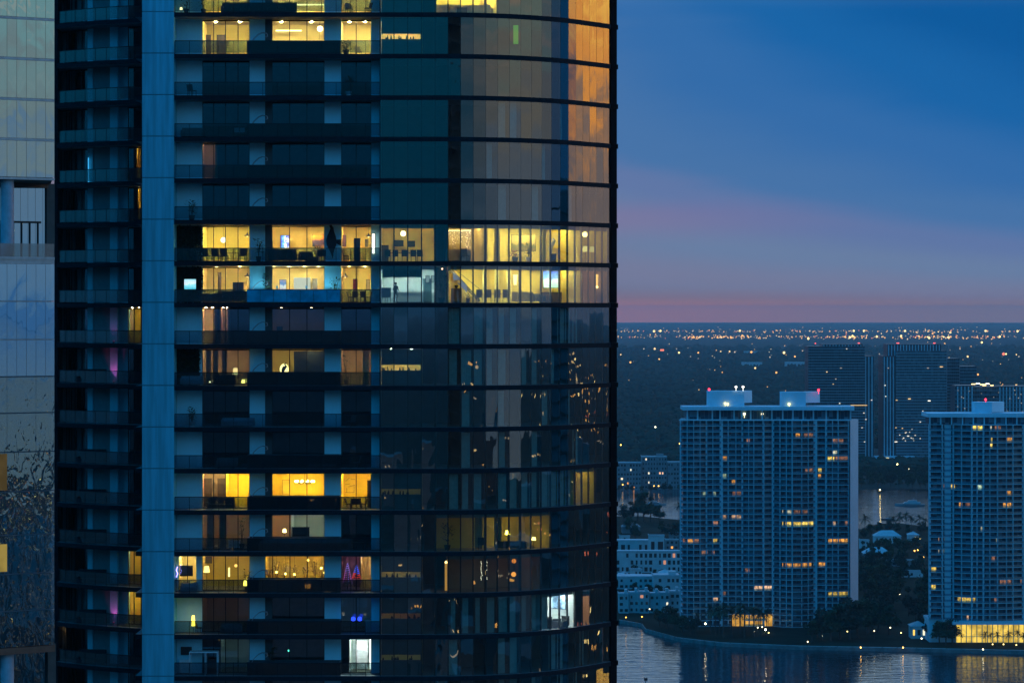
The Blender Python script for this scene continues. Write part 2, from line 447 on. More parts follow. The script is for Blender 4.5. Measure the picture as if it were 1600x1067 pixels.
for p0, p1 in ((98, 106), (109, 116), (120, 134)):
    a_, b_ = lp(p0), lp(p1); mb = MB(); mb.wall([(a_[0] + (b_[0]-a_[0])*q/10, a_[1] + (b_[1]-a_[1])*q/10 + .2 + .05*(q % 2)) for q in range(11)], .05, DZ - .5, .006); rec_cur.append(mb.mesh('curtain', mat('grey_blind', (.34, .42, .45), .9)))
for f in FL:
    for q, me in enumerate(rec_cur):
        if (f * 5 + q * 3) % 4 and f < 16: link('curtain', me, tower, (0, 0, zt(f)))
def add_window(ms, f):
    o = link('window', ms[0], tower, (0, 0, zt(f) + .01)); link('pane', ms[1], o); return o
for f in FL:
    for ms in (WA, WB2 if f == 14 else WB, WC, WL1, WL1b, WL2): add_window(ms, f)
    if f == 14: add_window(WG, f)
# left-hand recessed wall with light and dark strips
rw = []
for p0, p1, nm, off in ((88.5, 96, 'recess_panel', .0), (137, 145, 'recess_wall', -.12), (145, 172, 'recess_panel', 0), (172, 184, 'recess_wall', -.12), (184, 200, 'recess_wall', .5)):
    a, b = lp(p0), lp(p1); mb = MB(); mb.wall([(a[0], a[1] + off), (b[0], b[1] + off)], 0, DZ - .42, .2); rw.append((nm, mb.mesh(nm, white_wall if nm == 'recess_wall' else mat('blue_grey_panel', (.24, .27, .28), .6))))
for f in FL:
    for nm, me in rw: link(nm, me, tower, (0, 0, zt(f) + .003))
# balconies: handrail + posts, glass as a sub-part ---------
def rail_meshes(pts, h=1.14, step=1.25, gm=rail_glass):
    fr = MB(); gl = MB()
    ln = [0]
    for a, b in zip(pts[:-1], pts[1:]): ln.append(ln[-1] + (Vector(b) - Vector(a)).length)
    for a, b in zip(pts[:-1], pts[1:]): fr.bar((*a, h), (*b, h), .05, .06)
    gl.wall(pts, .08, h - .03, .018)
    n = max(2, int(ln[-1] / step))
    for i in range(n + 1):
        L = ln[-1] * i / n
        for k in range(len(pts) - 1):
            if ln[k] <= L <= ln[k+1] + 1e-6:
                s = (L - ln[k]) / (ln[k+1] - ln[k]); p = Vector(pts[k]).lerp(Vector(pts[k+1]), s)
                fr.bar((*p, 0), (*p, h - .03), .035, .04); break
    return fr.mesh('balcony', dark_metal), gl.mesh('railing_glass', gm)
RM = rail_meshes([(TX(273, .12), .12), (TX(594, .12), .12)])
lr = inset(LF, .12); RLm = rail_meshes([(lr[0][0] + .05, lr[0][1] + 2.6), (lr[0][0] + .05, lr[0][1] + .05)] + lr[1:], gm=rail_glass_side)
for f in FL:
    for ms in (RM, RLm):
        o = link('balcony', ms[0], tower, (0, 0, zt(f))); link('railing_glass', ms[1], o)
# plunge pools on most balconies
pool_tile = mat('dark_pool_tile', (.022, .028, .036), .4, 0, .2, 6)
pool_lit = glow('lit_pool_acrylic', (.0, .072, .24), .75, True, .35, .9)
pool_water = mat('pool_water', (.01, .05, .07), .05)
mb = MB(); x0, x1 = TX(386, .3), TX(532, .3)
mb.box(x0, x1, .3, .42, 0, 1.17); mb.box(x0, x1, 1.9, 2.02, 0, 1.17); mb.box(x0, x0 + .12, .42, 1.9, 0, 1.17); mb.box(x1 - .12, x1, .42, 1.9, 0, 1.17)
mb.box(x0 + .12, x1 - .12, .42, 1.9, .0, 1.02, 1)
pool_me = mb.mesh('plunge_pool', [pool_tile, pool_water])
mb = MB()
for dy in (.75, 1.35):
    mb.tube([(TX(393, 1), dy, 1.05), (TX(397, 1), dy, 1.42), (TX(404, 1), dy, 1.78), (TX(410, 1), dy, 1.92), (TX(417, 1), dy, 1.86), (TX(418, 1), dy, 1.62), (TX(415, 1), dy, 1.55)], .028, 6)
grab_me = mb.mesh('grab_rail', steel_dull)
POOLS = [1, 3, 4, 5, 7, 8, 9, 11, 12, 13, 14, 15, 16, 18]
for f in POOLS:
    o = link('plunge_pool', pool_me, tower, (0, 0, zt(f) + .002)); link('grab_rail', grab_me, o)
    if f == 7:
        mb = MB()
        for i in range(7):
            u0 = x0 + (x1 - x0) * i / 7 + .02; u1 = x0 + (x1 - x0) * (i + 1) / 7 - .02
            mb.box(u0, u1, .06, .08, .06, 1.1)
        p = mb.build('acrylic_front', pool_lit, o); p['label'] = 'glowing blue acrylic front of the lit pool'
        mb = MB(); mb.box(x0 + .2, x1 - .2, .5, 1.85, 1.03, 1.05); mb.build('underwater_light', glow('pool_light', (.25, .75, 1.0), 3.2), o)
# curved glazing -----------------------------------------
GF = inset(FAC, .13); GM = inset(FAC, .20)
for f in range(-1, 20):
    rr = random.Random(100 + f); gl = MB(); h = DZ - .42
    for i in range(NP):
        a, b = Vector((*GF[i], 0)), Vector((*GF[i+1], 0)); d = (b - a).normalized(); n = Vector((-d.y, d.x, 0))
        a = a + d * .012; b = b - d * .012
        j1, j2 = rr.gauss(0, .0045), rr.gauss(0, .002); w_ = (b - a).length
        p = [a - n*j1*w_, b + n*j1*w_]
        q0, q1 = p[0] - n*j2*h + Vector((0, 0, h)), p[1] - n*j2*h + Vector((0, 0, h))
        gl.quad(p[0], p[1], q1, q0)
    o = gl.build('curtain_wall', curtain_glass, tower, (0, 0, zt(f) + .01))
    if f == -1:
        mu = MB()
        for i in range(NP + 1):
            p = Vector((*GM[i], 0)); d = (Vector((*GM[min(NP, i+1)], 0)) - Vector((*GM[max(0, i-1)], 0))).normalized(); n = Vector((-d.y, d.x, 0))
            wd = .10 if i not in (4, 8, 11) else .2
            q = [p - d*wd/2, p + d*wd/2, p + d*wd/2 + n*.16, p - d*wd/2 + n*.16]
            mu.hexa(q + [v + Vector((0, 0, h)) for v in q])
        mul_me = mu.mesh('mullion', frame_metal)
    link('mullion', mul_me, o)
# curtains drawn behind some panes
cur_m = mat('pale_curtain', (.50, .60, .58), .9, 0, .1, 3)
CURT = {8: [5, 7, 8, 9, 10, 12, 15, 16, 17], 9: [5, 6, 7, 8, 9, 11, 12, 14], 10: [6, 9, 13, 16], 11: [6, 9, 12, 17], 12: [5, 6, 7, 9, 10, 11, 12, 13, 14, 15, 16], 15: [5, 6, 7, 8, 9, 10, 11, 12, 13], 16: [5, 9, 10, 14, 15, 18], 17: [4, 9, 10, 12, 15, 17], 13: [], 14: [], 5: [9, 12, 16], 4: [8, 13], 3: [9, 10, 15]}
CI = inset(FAC, .55)
for f, ps in CURT.items():
    rr = random.Random(f)
    for i in ps:
        a, b = Vector(CI[i]), Vector(CI[i+1]); mb = MB(); u0 = rr.uniform(0, .25); u1 = rr.uniform(.6, .95); pts = []
        for q in range(13):
            s = u0 + (u1 - u0) * q / 12; p = a.lerp(b, s); pts.append((p.x, p.y + .045 * (q % 2)))
        mb.wall(pts, .05, DZ - .5, .006)
        mb.build('curtain', cur_m, tower, (0, 0, zt(f)))

# ------------------------------------------------------------ lit rooms
GAIN = 4.0
def lampmat(c, s): return glow('ceiling_lamp_%d_%d_%d_%d' % (c[0]*100, c[1]*100, c[2]*100, s*10), c, s * GAIN)
_seen = []
def gain(v): return v * (2.0 if v >= 12 else (1.5 if v >= 8 else 1.0))
def room(f, front, back, wall, lampc, lamp, nl=1, size=.6, h0=0.0, fl=None, lampz=.025, lk=.4):
    """front/back: polylines left to right (tower frame). Walls, ceiling, floor in one mesh; lamps as parts."""
    z0 = .012; z1 = DZ - .415; mb = MB(); P = list(front); B = list(back)
    for a, b in zip(B[:-1], B[1:]): mb.quad((*a, z0), (*b, z0), (*b, z1), (*a, z1), 0)
    for a, b in ((P[0], B[0]), (P[-1], B[-1])): mb.quad((*a, z0), (*b, z0), (*b, z1), (*a, z1), 0)
    poly = P + B[::-1]; i = len(mb.v)
    for z, m in ((z0, 2), (z1, 1)):
        i = len(mb.v); mb.v += [(x, y, z) for x, y in poly]; mb.f.append(tuple(range(i, i + len(poly)))); mb.m.append(m)
    o = tpart('room_interior', mb, [wall, room_ceil, fl or room_floor], zt(f))
    n2 = nl * 2; sm = size * .26; kk = size * size / (2 * sm * sm)
    for q in range(n2):
        s = (q + .5) / n2; k = s * (len(P) - 1); a = int(min(k, len(P) - 2)); u = k - a
        p = Vector(P[a]).lerp(Vector(P[a+1]), u); k2 = s * (len(B) - 1); a2 = int(min(k2, len(B) - 2)); p2 = Vector(B[a2]).lerp(Vector(B[a2+1]), k2 - a2)
        c = p.lerp(p2, lk); mb = MB(); mb.tube_z((c.x, c.y, 0), [(sm * .56, 0), (sm * .56, .015)], 10, 0)
        tpart('ceiling_lamp', mb, lampmat(lampc, gain(lamp) * kk), zt(f) + z1 - lampz)
    return o
def mroom(f, p0, p1, wall, lampc, lamp, dep=4.6, **kw):
    d0 = BD + .18
    return room(f, [(TX(p0, d0), d0), (TX(p1, d0), d0)], [(TX(p0, d0), d0 + dep), (TX(p1, d0), d0 + dep)], wall, lampc, lamp, **kw)
RI = inset(FAC, .42)
def droom(f, i0, i1, wall, lampc, lamp, dep=4.6, **kw):
    bk = inset(FAC, dep)
    mb = MB(); mb.wall(inset(FAC, .50)[i0:i1+1], DZ - .72, DZ - .42, .08); tpart('ceiling_bulkhead', mb, mat('bulkhead_paint', (.30, .30, .24), .8), zt(f))
    return room(f, RI[i0:i1+1], bk[i0:i1+1], wall, lampc, lamp, **kw)
WARM = (1, .80, .34); SOFT = (1, .85, .46); COOL = (.75, 1, .98); GOLD = (1, .72, .15); DIM = (1, .7, .4)
A_, B_, C_ = (315, 391), (413.5, 508), (532, 581)
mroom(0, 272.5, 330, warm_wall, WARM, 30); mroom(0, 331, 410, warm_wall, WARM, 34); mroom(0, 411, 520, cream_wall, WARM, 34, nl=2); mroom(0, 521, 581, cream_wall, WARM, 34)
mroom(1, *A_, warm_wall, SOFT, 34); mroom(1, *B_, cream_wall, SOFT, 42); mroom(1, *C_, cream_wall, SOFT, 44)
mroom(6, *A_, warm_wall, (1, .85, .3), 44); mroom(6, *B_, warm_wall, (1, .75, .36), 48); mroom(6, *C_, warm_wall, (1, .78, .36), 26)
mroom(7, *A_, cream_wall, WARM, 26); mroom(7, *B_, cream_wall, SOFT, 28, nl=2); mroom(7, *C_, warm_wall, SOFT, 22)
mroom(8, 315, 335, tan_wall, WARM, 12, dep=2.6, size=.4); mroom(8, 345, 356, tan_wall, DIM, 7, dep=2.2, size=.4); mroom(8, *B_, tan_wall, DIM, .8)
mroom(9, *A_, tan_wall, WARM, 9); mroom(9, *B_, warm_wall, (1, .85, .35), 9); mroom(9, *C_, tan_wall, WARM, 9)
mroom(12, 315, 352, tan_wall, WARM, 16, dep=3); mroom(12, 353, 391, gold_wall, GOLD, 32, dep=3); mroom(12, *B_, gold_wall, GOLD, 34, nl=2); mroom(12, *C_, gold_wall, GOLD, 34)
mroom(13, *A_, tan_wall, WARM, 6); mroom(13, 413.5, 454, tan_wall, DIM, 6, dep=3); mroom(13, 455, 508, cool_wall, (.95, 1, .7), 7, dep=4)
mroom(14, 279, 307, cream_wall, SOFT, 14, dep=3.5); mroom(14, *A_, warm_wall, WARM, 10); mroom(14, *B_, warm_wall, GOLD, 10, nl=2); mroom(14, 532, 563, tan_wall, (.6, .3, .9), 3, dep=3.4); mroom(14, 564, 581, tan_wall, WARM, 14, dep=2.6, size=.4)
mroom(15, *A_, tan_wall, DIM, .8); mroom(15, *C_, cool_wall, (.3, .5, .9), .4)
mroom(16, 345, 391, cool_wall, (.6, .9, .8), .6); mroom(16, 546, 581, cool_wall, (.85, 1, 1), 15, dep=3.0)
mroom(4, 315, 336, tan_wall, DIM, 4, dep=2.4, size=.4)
# recess rooms beyond the pier
def lroom(f, p0, p1, wall, lampc, lamp, dep=3.0, **kw):
    a, b = lp(p0), lp(p1)
    return room(f, [(a[0], a[1] + .25), (b[0], b[1] + .25)], [(a[0] - .2, a[1] + dep), (b[0] - .2, b[1] + dep)], wall, lampc, lamp, size=.35, **kw)
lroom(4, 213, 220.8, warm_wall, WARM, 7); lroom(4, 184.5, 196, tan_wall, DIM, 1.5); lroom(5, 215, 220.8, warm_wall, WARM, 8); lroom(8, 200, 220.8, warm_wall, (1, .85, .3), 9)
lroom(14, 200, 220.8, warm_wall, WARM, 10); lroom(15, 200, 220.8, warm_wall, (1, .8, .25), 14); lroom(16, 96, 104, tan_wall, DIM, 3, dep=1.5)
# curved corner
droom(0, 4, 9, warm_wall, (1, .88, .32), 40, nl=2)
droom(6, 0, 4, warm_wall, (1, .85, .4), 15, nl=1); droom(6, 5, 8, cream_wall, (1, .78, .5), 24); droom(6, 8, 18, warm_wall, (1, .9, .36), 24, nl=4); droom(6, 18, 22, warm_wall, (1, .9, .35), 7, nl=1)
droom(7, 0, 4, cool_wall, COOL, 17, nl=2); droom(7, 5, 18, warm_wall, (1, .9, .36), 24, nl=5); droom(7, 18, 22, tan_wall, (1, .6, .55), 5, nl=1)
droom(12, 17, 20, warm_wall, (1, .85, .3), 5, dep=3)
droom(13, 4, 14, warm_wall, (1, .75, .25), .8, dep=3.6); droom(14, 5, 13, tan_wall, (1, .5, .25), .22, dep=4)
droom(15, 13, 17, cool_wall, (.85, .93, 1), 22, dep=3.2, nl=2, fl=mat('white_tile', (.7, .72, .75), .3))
# kitchens behind the flat panes: cabinets leave a lit slot
cab_m = mat('kitchen_cabinet', (.035, .06, .07), .5)
for f, c, pw in ((1, SOFT, 24), (9, (1, .95, .6), 13), (12, (.9, 1, .7), 1.6), (14, (1, .85, .5), 6), (15, (.7, 1, .9), 1.3), (16, (.8, 1, .8), 2), (0, SOFT, 12)):
    droom(f, 0, 3, cream_wall, c, pw, dep=3.0)
    mb = MB(); xk0, xk1 = FAC[0][0] + .1, FAC[3][0] - .1
    mb.box(xk0, xk1, .48, .95, .02, 1.32); mb.box(xk0, xk1, .48, .85, 1.80, DZ - .43)
    mb.box(xk1, xk1 + .08, .48, 3.0, .02, DZ - .43)
    rr = random.Random(f)
    o = tpart('kitchen_cabinet', mb, cab_m, zt(f)); it = MB()
    for q in range(9):
        x = rr.uniform(xk0 + .1, xk1 - .1); it.tube_z((x, .7, 1.32), [(.07, 0), (.08, .1), (.03, rr.uniform(.15, .4))], 6, 0)
    it.build('kitchen_ware', black_stuff, o)
# ------------------------------------------------------------ ground, water
ground_m = mat('dark_ground', (.035, .045, .038), .95, 0, .35, .012, spec=.03)
lawn_m = mat('lawn_and_soil', (.014, .026, .018), .95, 0, .4, .05, spec=.03)
water_m = bpy.data.materials.new('bay_water'); water_m.use_nodes = True
t = NT(water_m.node_tree); b = t.n['Principled BSDF']; b.inputs['Base Color'].default_value = (.004, .014, .022, 1)
b.inputs['Roughness'].default_value = .06; b.inputs['IOR'].default_value = 2.0
tc = t.new('ShaderNodeTexCoord').outputs['Object']
mp = t.new('ShaderNodeMapping'); t.l.new(tc, mp.inputs[0]); mp.inputs['Scale'].default_value = (.35, 1.0, 1)
bn = t.new('ShaderNodeBump'); bn.inputs['Strength'].default_value = .55; bn.inputs['Distance'].default_value = .75; b.inputs['Specular Tint'].default_value = (.58, .88, 1, 1)
t.l.new(t.math('ADD', t.noise(mp.outputs[0], .22, 3, .6), t.math('MULTIPLY', t.noise(tc, .02, 2), 1.5)), bn.inputs['Height']); t.l.new(bn.outputs[0], b.inputs['Normal'])

mb = MB()
n = 96; ring = [(40000 * math.cos(2 * math.pi * i / n), 40000 * math.sin(2 * math.pi * i / n)) for i in range(n)]
mb.prism(ring, -3, -.6); o = mb.build('ground', ground_m); kind(o, 'structure')
mb = MB(); mb.prism([(-900, 640), (1000, 640), (1000, 2700), (420, 2705), (300, 2690), (150, 2700), (60, 2690), (-900, 2700)], -.5, 0)
o = mb.build('water', water_m); kind(o, 'structure')
mb = MB(); pts_ = [(r * math.sin(R(a)), r * math.cos(R(a))) for r, a in ((2700, 114), (2500, 120), (2600, 130), (2450, 138), (2600, 143), (36000, 143), (37000, 135), (37000, 125), (36000, 114))]
mb.prism(pts_, -.58, -.2); o = mb.build('water', water_m); kind(o, 'structure')
ISL = [ground(px, py, 1.4) for px, py in ((560, 968), (968, 969), (1002, 975), (1008, 983), (1060, 997), (1130, 1005), (1250, 1010), (1420, 1013), (1600, 1017), (1950, 1019))]
ISLB = [ground(px, py, 1.4) for px, py in ((1950, 828), (1600, 826), (1450, 822), (1400, 817), (1372, 818), (1345, 826), (1062, 812), (1000, 806), (560, 806))]
mb = MB(); mb.prism(ISL + ISLB, -.4, 1.4); o = mb.build('island_ground', lawn_m); kind(o, 'structure')
# promenade strip and seawall along the front shore
pave_m = mat('pale_paving', (.36, .36, .35), .8, 0, .15, .5)
fr_ = ISL[1:]
mb = MB()
for a, b in zip(fr_[:-1], fr_[1:]):
    mb.quad((a[0], a[1] + .6, 1.41), (b[0], b[1] + .6, 1.41), (b[0], b[1] + 5.2, 1.41), (a[0], a[1] + 5.2, 1.41))
o = mb.build('promenade_path', pave_m); kind(o, 'structure')
mb = MB(); mb.wall([(x, y - .5) for x, y in fr_], -.4, 1.75, .55)
for i in range(len(fr_) - 1):
    a, b = Vector(fr_[i]), Vector(fr_[i+1]); L = (b - a).length
    for q in range(int(L / 7)):
        p = a.lerp(b, (q + .5) * 7 / L); mb.box(p.x - .15, p.x + .15, p.y - .75, p.y - .5, -.3, 2.1)
o = mb.build('seawall', mat('seawall_concrete', (.16, .17, .17), .8, 0, .25, .3)); tag(o, 'long grey concrete seawall with posts along the water edge below the condominium towers', 'seawall')

# ------------------------------------------------------------ glass tower at the picture's left edge
mirror = glass('mirror_cladding', (.10, .14, .16), .76, .9, .010, .5, 0, (.50, .82, 1), (1, 1, .45))
mirror_low = glass('rippled_mirror_cladding', (.12, .16, .18), .48, .8, .012, 1.3, 0, (.66, .95, 1), (1.2, 1.2, .6))
ang = R(33); dv = Vector((math.cos(ang), math.sin(ang))); nv = Vector((math.sin(ang), -math.cos(ang)))   # outward normal
GP = Vector((at(0, 235), 235)); GS = 235 / F
def gz(py): return CZ - (py - HY) * GS
gt = thing('glass_tower', 'pale mirror-glass tower at the left edge with an open terrace floor halfway up', 'tower', (GP.x, GP.y, 0))
def gp(tt, off=0): p = dv * tt - nv * off; return (p.x, p.y)   # in the thing's frame; off = metres inward
gline = mat('glass_tower_joint', (.02, .03, .04), .5); gband = mat('glass_tower_band', (.5, .52, .54), .35, .4)
def gwall(name, t0, t1, y_top, y_bot, off=0, m=mirror, step=.817, jit=.0016, ph=.59):
    z1, z0 = gz(y_top), gz(y_bot); mb = MB(); ts = [t0] + [ph + step * i for i in range(-8, 14) if t0 + .1 < ph + step * i < t1 - .1] + [t1]
    for a, b in zip(ts[:-1], ts[1:]):
        j1, j2 = random.gauss(0, jit), random.gauss(0, jit)
        p = [gp(a + .012, off - j1), gp(b - .012, off + j1), gp(b - .012, off + j1 + j2), gp(a + .012, off - j1 + j2)]
        mb.quad((*p[0], z0 + .015), (*p[1], z0 + .015), (*p[2], z1 - .015), (*p[3], z1 - .015))
    return mb.build(name, m, gt)
T0, T1 = -3.4, 4.62
def gbox(name, t0, t1, o0, o1, y_top, y_bot, m, parent=None):
    mb = MB(); q_ = t1 + (max(0, o1 - .6) * .44 if t1 == T1 and o1 > 5 else 0); p = [gp(t0, o0), gp(t1, o0), gp(q_, o1), gp(t0, o1)]; mb.prism(p, gz(y_bot), gz(y_top)); return mb.build(name, m, parent or gt)
LV = [-101, -38, 25, 88.5, 152, 215, 276]
for a, b in zip(LV[:-1], LV[1:]):
    gwall('facade_glass', T0, T1, a + 4, b, 0); gbox('floor_band', T0, T1, .02, .3, a - .2, a + 4, gband)
gbox('backing_wall', T0, T1, .35, .6, -160, 280, gline)
gbox('soffit_edge', T0, T1, -.05, .5, 276.5, 280, gband)
gbox('terrace_soffit', T0, T1, .5, 9, 277, 280, mat('bronze_soffit', (.16, .12, .09), .6))
gbox('soffit_beam', T0, T1, 5.2, 6.2, 279.8, 287, mat('bronze_beam', (.10, .08, .065), .6))
gwall('terrace_glass', T0, 6.72, 285, 404, 6.3, mirror, .65, .001)
gbox('terrace_wall', 6.70, 7.4, 6.1, 6.6, 279.9, 404, mat('bronze_wall', (.11, .095, .085), .7))
gbox('terrace_slab', T0, T1, -.05, 9, 401, 405, gband)
mb = MB()
for i in range(-4, 7):
    x, y = gp(.85 + i * .7, 2.6); mb.box(x - .07, x + .07, y - .1, y + .1, gz(402), gz(346))
mb.bar((*gp(T0, 2.6), gz(345)), (*gp(T1, 2.6), gz(345)), .16)
mb.build('terrace_screen', frame_metal, gt)
mb = MB(); a, b = gp(T0, .1), gp(T1, .1); mb.wall([a, b], gz(401), gz(380), .02); mb.build('terrace_railing', glass('terrace_rail_glass', (.45, .6, .62), .15, .7), gt)
col_m = mat('round_column_paint', (.42, .46, .52), .5)
for y0, y1 in ((279.9, 401), (1022, 1150)):
    mb = MB(); c = gp(.95, .8); mb.tube_z((c[0], c[1], 0), [(.53, gz(y1)), (.53, gz(y0))], 24, 0); mb.build('column', col_m, gt, smooth=False)
LV2 = [405, 470, 530, 588, 645, 706, 768, 836, 897, 955, 1012]
for i, (a, b) in enumerate(zip(LV2[:-1], LV2[1:])):
    gwall('facade_glass', T0, T1, a + (7 if i == 0 else 1.5), b, 0, mirror if i < 3 else mirror_low, .817 if i < 3 else 2.45, .001)
    gbox('floor_band', T0, T1, .02, .3, a, a + (7 if i == 0 else 1.5), gband if i < 3 else mat('dull_band', (.10, .13, .15), .4))
gbox('backing_wall', T0, T1, .6, .9, 405, 1014, gline)
gbox('terrace_fascia', T0, T1, -.1, 9, 1013, 1023, mat('terracotta_fascia', (.30, .09, .05), .6))
gwall('terrace_glass', T0, 6.5, 1023, 1150, 5.5, mirror_low, 2.45)
gbox('terrace_wall', 6.4, 7.1, 5.2, 5.7, 1023.2, 1150, mat('bronze_wall', (.11, .095, .085), .7))
gbox('terrace_slab', T0, T1, 0, 9, 1150, 1160, gband)
gbox('lower_storeys', T0, T1, .1, 20, 1160.1, 2900, mat('dull_band', (.10, .13, .15), .4))
gbox('rear_block', T0, 8.3, 9.1, 26, -160, 1150, gline)
for y0, y1, c in ((709, 766, (.42, .30, .12)), (850, 893, (.80, .58, .14))):
    o = gbox('lit_window', T0, .56, -.09, -.05, y0, y1, glow('amber_room_%d' % y0, c, .42 if y0 > 800 else .22, True, .35, .5))

# ------------------------------------------------------------ condominium towers across the bay
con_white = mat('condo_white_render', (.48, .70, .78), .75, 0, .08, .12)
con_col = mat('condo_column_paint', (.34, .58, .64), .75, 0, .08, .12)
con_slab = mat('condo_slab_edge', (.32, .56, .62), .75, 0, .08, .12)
con_rail = glass('condo_rail_glass', (.50, .64, .70), .20, .5, rough=.35, rtint=(.5, .85, 1))
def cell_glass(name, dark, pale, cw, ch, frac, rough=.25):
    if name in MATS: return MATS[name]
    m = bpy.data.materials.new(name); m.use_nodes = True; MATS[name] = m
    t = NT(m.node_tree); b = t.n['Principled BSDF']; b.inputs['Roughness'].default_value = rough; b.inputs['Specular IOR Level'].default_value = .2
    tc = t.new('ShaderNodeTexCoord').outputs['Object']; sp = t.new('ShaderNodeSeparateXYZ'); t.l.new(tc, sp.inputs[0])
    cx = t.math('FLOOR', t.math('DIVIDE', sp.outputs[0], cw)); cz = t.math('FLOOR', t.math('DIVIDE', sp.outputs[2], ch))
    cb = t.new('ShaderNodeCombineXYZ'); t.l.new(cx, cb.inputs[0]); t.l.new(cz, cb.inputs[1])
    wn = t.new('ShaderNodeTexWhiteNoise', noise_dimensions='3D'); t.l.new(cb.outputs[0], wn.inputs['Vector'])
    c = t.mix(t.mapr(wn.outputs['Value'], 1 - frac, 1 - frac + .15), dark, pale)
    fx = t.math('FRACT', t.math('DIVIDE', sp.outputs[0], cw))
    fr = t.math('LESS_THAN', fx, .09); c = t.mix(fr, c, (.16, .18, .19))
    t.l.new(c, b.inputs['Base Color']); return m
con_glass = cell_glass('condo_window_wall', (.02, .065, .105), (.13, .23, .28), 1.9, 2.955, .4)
WCOL = {'y': (1, .66, .12), 'o': (1, .42, .08), 'p': (.95, .55, .32), 'w': (.9, .85, .6), 'g': (.7, .9, .6), 'd': (.45, .2, .12)}
class Condo:
    def __init__(s, label, Y, plan, ytop, step, cols, nfl, depth, name='condominium_tower', group=None):
        s.Y = Y; s.S = Y / F; s.plan = [(at(px, Y + d), d) for px, d in plan]; s.step = step; s.ytop = ytop
        s.root = thing(name, label, 'tower', (0, Y, 0), 0, group)
        s.nfl = nfl; s.dz = step * s.S; s.z0 = CZ - (ytop - HY) * s.S
        s.wall = inset(s.plan, 2.3)
        pl = s.plan; x0, x1 = pl[0][0], pl[-1][0]; s.x0, s.x1 = x0, x1
        bx_ = x0 * (1 + depth / Y) + .4; foot = pl + [(x1, depth), (bx_, depth)]
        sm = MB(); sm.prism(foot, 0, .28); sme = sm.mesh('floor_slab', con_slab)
        rm = MB(); rm.wall(inset(pl, .1), .28, 1.3, .04); rme = rm.mesh('balcony_rail', con_rail)
        for k in range(nfl + 1):
            o = link('floor_slab', sme, s.root, (0, 0, s.z(k)))
            if k: link('balcony_rail', rme, o, (0, 0, 0))
        zb_ = s.z(nfl)
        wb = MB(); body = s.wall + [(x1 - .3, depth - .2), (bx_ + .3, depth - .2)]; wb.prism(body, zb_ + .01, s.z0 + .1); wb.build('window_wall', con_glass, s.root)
        for px, wd in cols:
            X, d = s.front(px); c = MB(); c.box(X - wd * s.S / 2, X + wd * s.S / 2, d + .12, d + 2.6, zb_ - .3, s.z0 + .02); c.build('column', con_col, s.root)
    def z(s, k): return s.z0 - k * s.dz
    def front(s, px, pl=None):
        pl = pl or s.plan
        for (xa_, ya_), (xb_, yb_) in zip(pl[:-1], pl[1:]):
            pa = 800 + xa_ * F / (s.Y + ya_); pb = 800 + xb_ * F / (s.Y + yb_)
            if min(pa, pb) <= px <= max(pa, pb) and pb > pa:
                u = (px - pa) / (pb - pa); return (xa_ + (xb_ - xa_) * u, ya_ + (yb_ - ya_) * u)
        return pl[0] if px < 800 + pl[0][0] * F / (s.Y + pl[0][1]) else pl[-1]
    def lit(s, p0, p1, py, c='o', st=1.0):
        k = max(1, min(s.nfl, math.ceil((py - s.ytop) / s.step))); mb = MB(); n = max(1, round((p1 - p0) / 7)); pl = s.wall
        for i in range(n):
            a = s.front(p0 + (p1 - p0) * i / n + .4, pl); b = s.front(p0 + (p1 - p0) * (i + 1) / n - .4, pl)
            if b[0] - a[0] < .1: continue
            z = s.z(k) + .35; mb.hexa([(a[0], a[1] - .14, z), (b[0], b[1] - .14, z), (b[0], b[1] - .05, z), (a[0], a[1] - .05, z), (a[0], a[1] - .14, z + 2.2), (b[0], b[1] - .14, z + 2.2), (b[0], b[1] - .05, z + 2.2), (a[0], a[1] - .05, z + 2.2)])
        if mb.v: mb.build('lit_window', glow('condo_light_%s_%d' % (c, st * 10), WCOL[c], st, False, .75, .75), s.root)
    def box(s, name, p0, p1, y0, y1, d0, d1, m, skew=0):
        X0, X1 = at(p0, s.Y + d0), at(p1, s.Y + d0); mb = MB()
        mb.prism([(X0, d0), (X1, d0 + skew), (X1, d1 + skew), (X0, d1)], CZ - (y1 - HY) * s.S, CZ - (y0 - HY) * s.S); return mb.build(name, m, s.root)
    def beacon(s, px, py, d=4, c=(1, .03, .06), st=6, r=.45):
        mb = MB(); X = at(px, s.Y + d); z = CZ - (py - HY) * s.S; mb.ball((X, d, z), r, 8); mb.bar((X, d, z - 2), (X, d, z), .12); mb.build('beacon_light', glow('beacon_%d_%d' % (c[1]*100, st), c, st, False), s.root)

c1 = Condo('wide condominium tower with curved balcony bays and two rooftop boxes, behind the waterfront palms', 1510,
    [(1062, 3), (1068, .8), (1083, -.6), (1098, .2), (1104, 1.4), (1126, 1.5), (1128, 2.5), (1160, 2.5), (1162, 1.2), (1178, .5), (1194, 1.0), (1207, 2.2), (1212, .6), (1222, -2.6), (1238, -4.6), (1254, -4.0), (1268, -1.6), (1274, .2), (1280, 1.4), (1295, 0), (1311, .3), (1327, 2)],
    657, 9.2, [(1063.5, 2), (1074, 1), (1084, 1), (1094, 1), (1104, 2.4), (1114, 1), (1127, 5), (1138, 1.5), (1150, 1), (1160, 2.6), (1170, 1), (1178, 1.2), (1193, 2.8), (1208, 3.6), (1219, 1.2), (1229, 1.2), (1238, 1.6), (1253, 1.2), (1263, 1.2), (1274, 6), (1291, 2.6), (1301, 1), (1310, 1.4), (1326, 1.4)], 35, 26)
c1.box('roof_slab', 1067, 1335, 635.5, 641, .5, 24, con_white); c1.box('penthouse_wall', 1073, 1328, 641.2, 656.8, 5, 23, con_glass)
c1.box('roof_parapet', 1061, 1328, 655, 657.2, .2, .6, con_white)
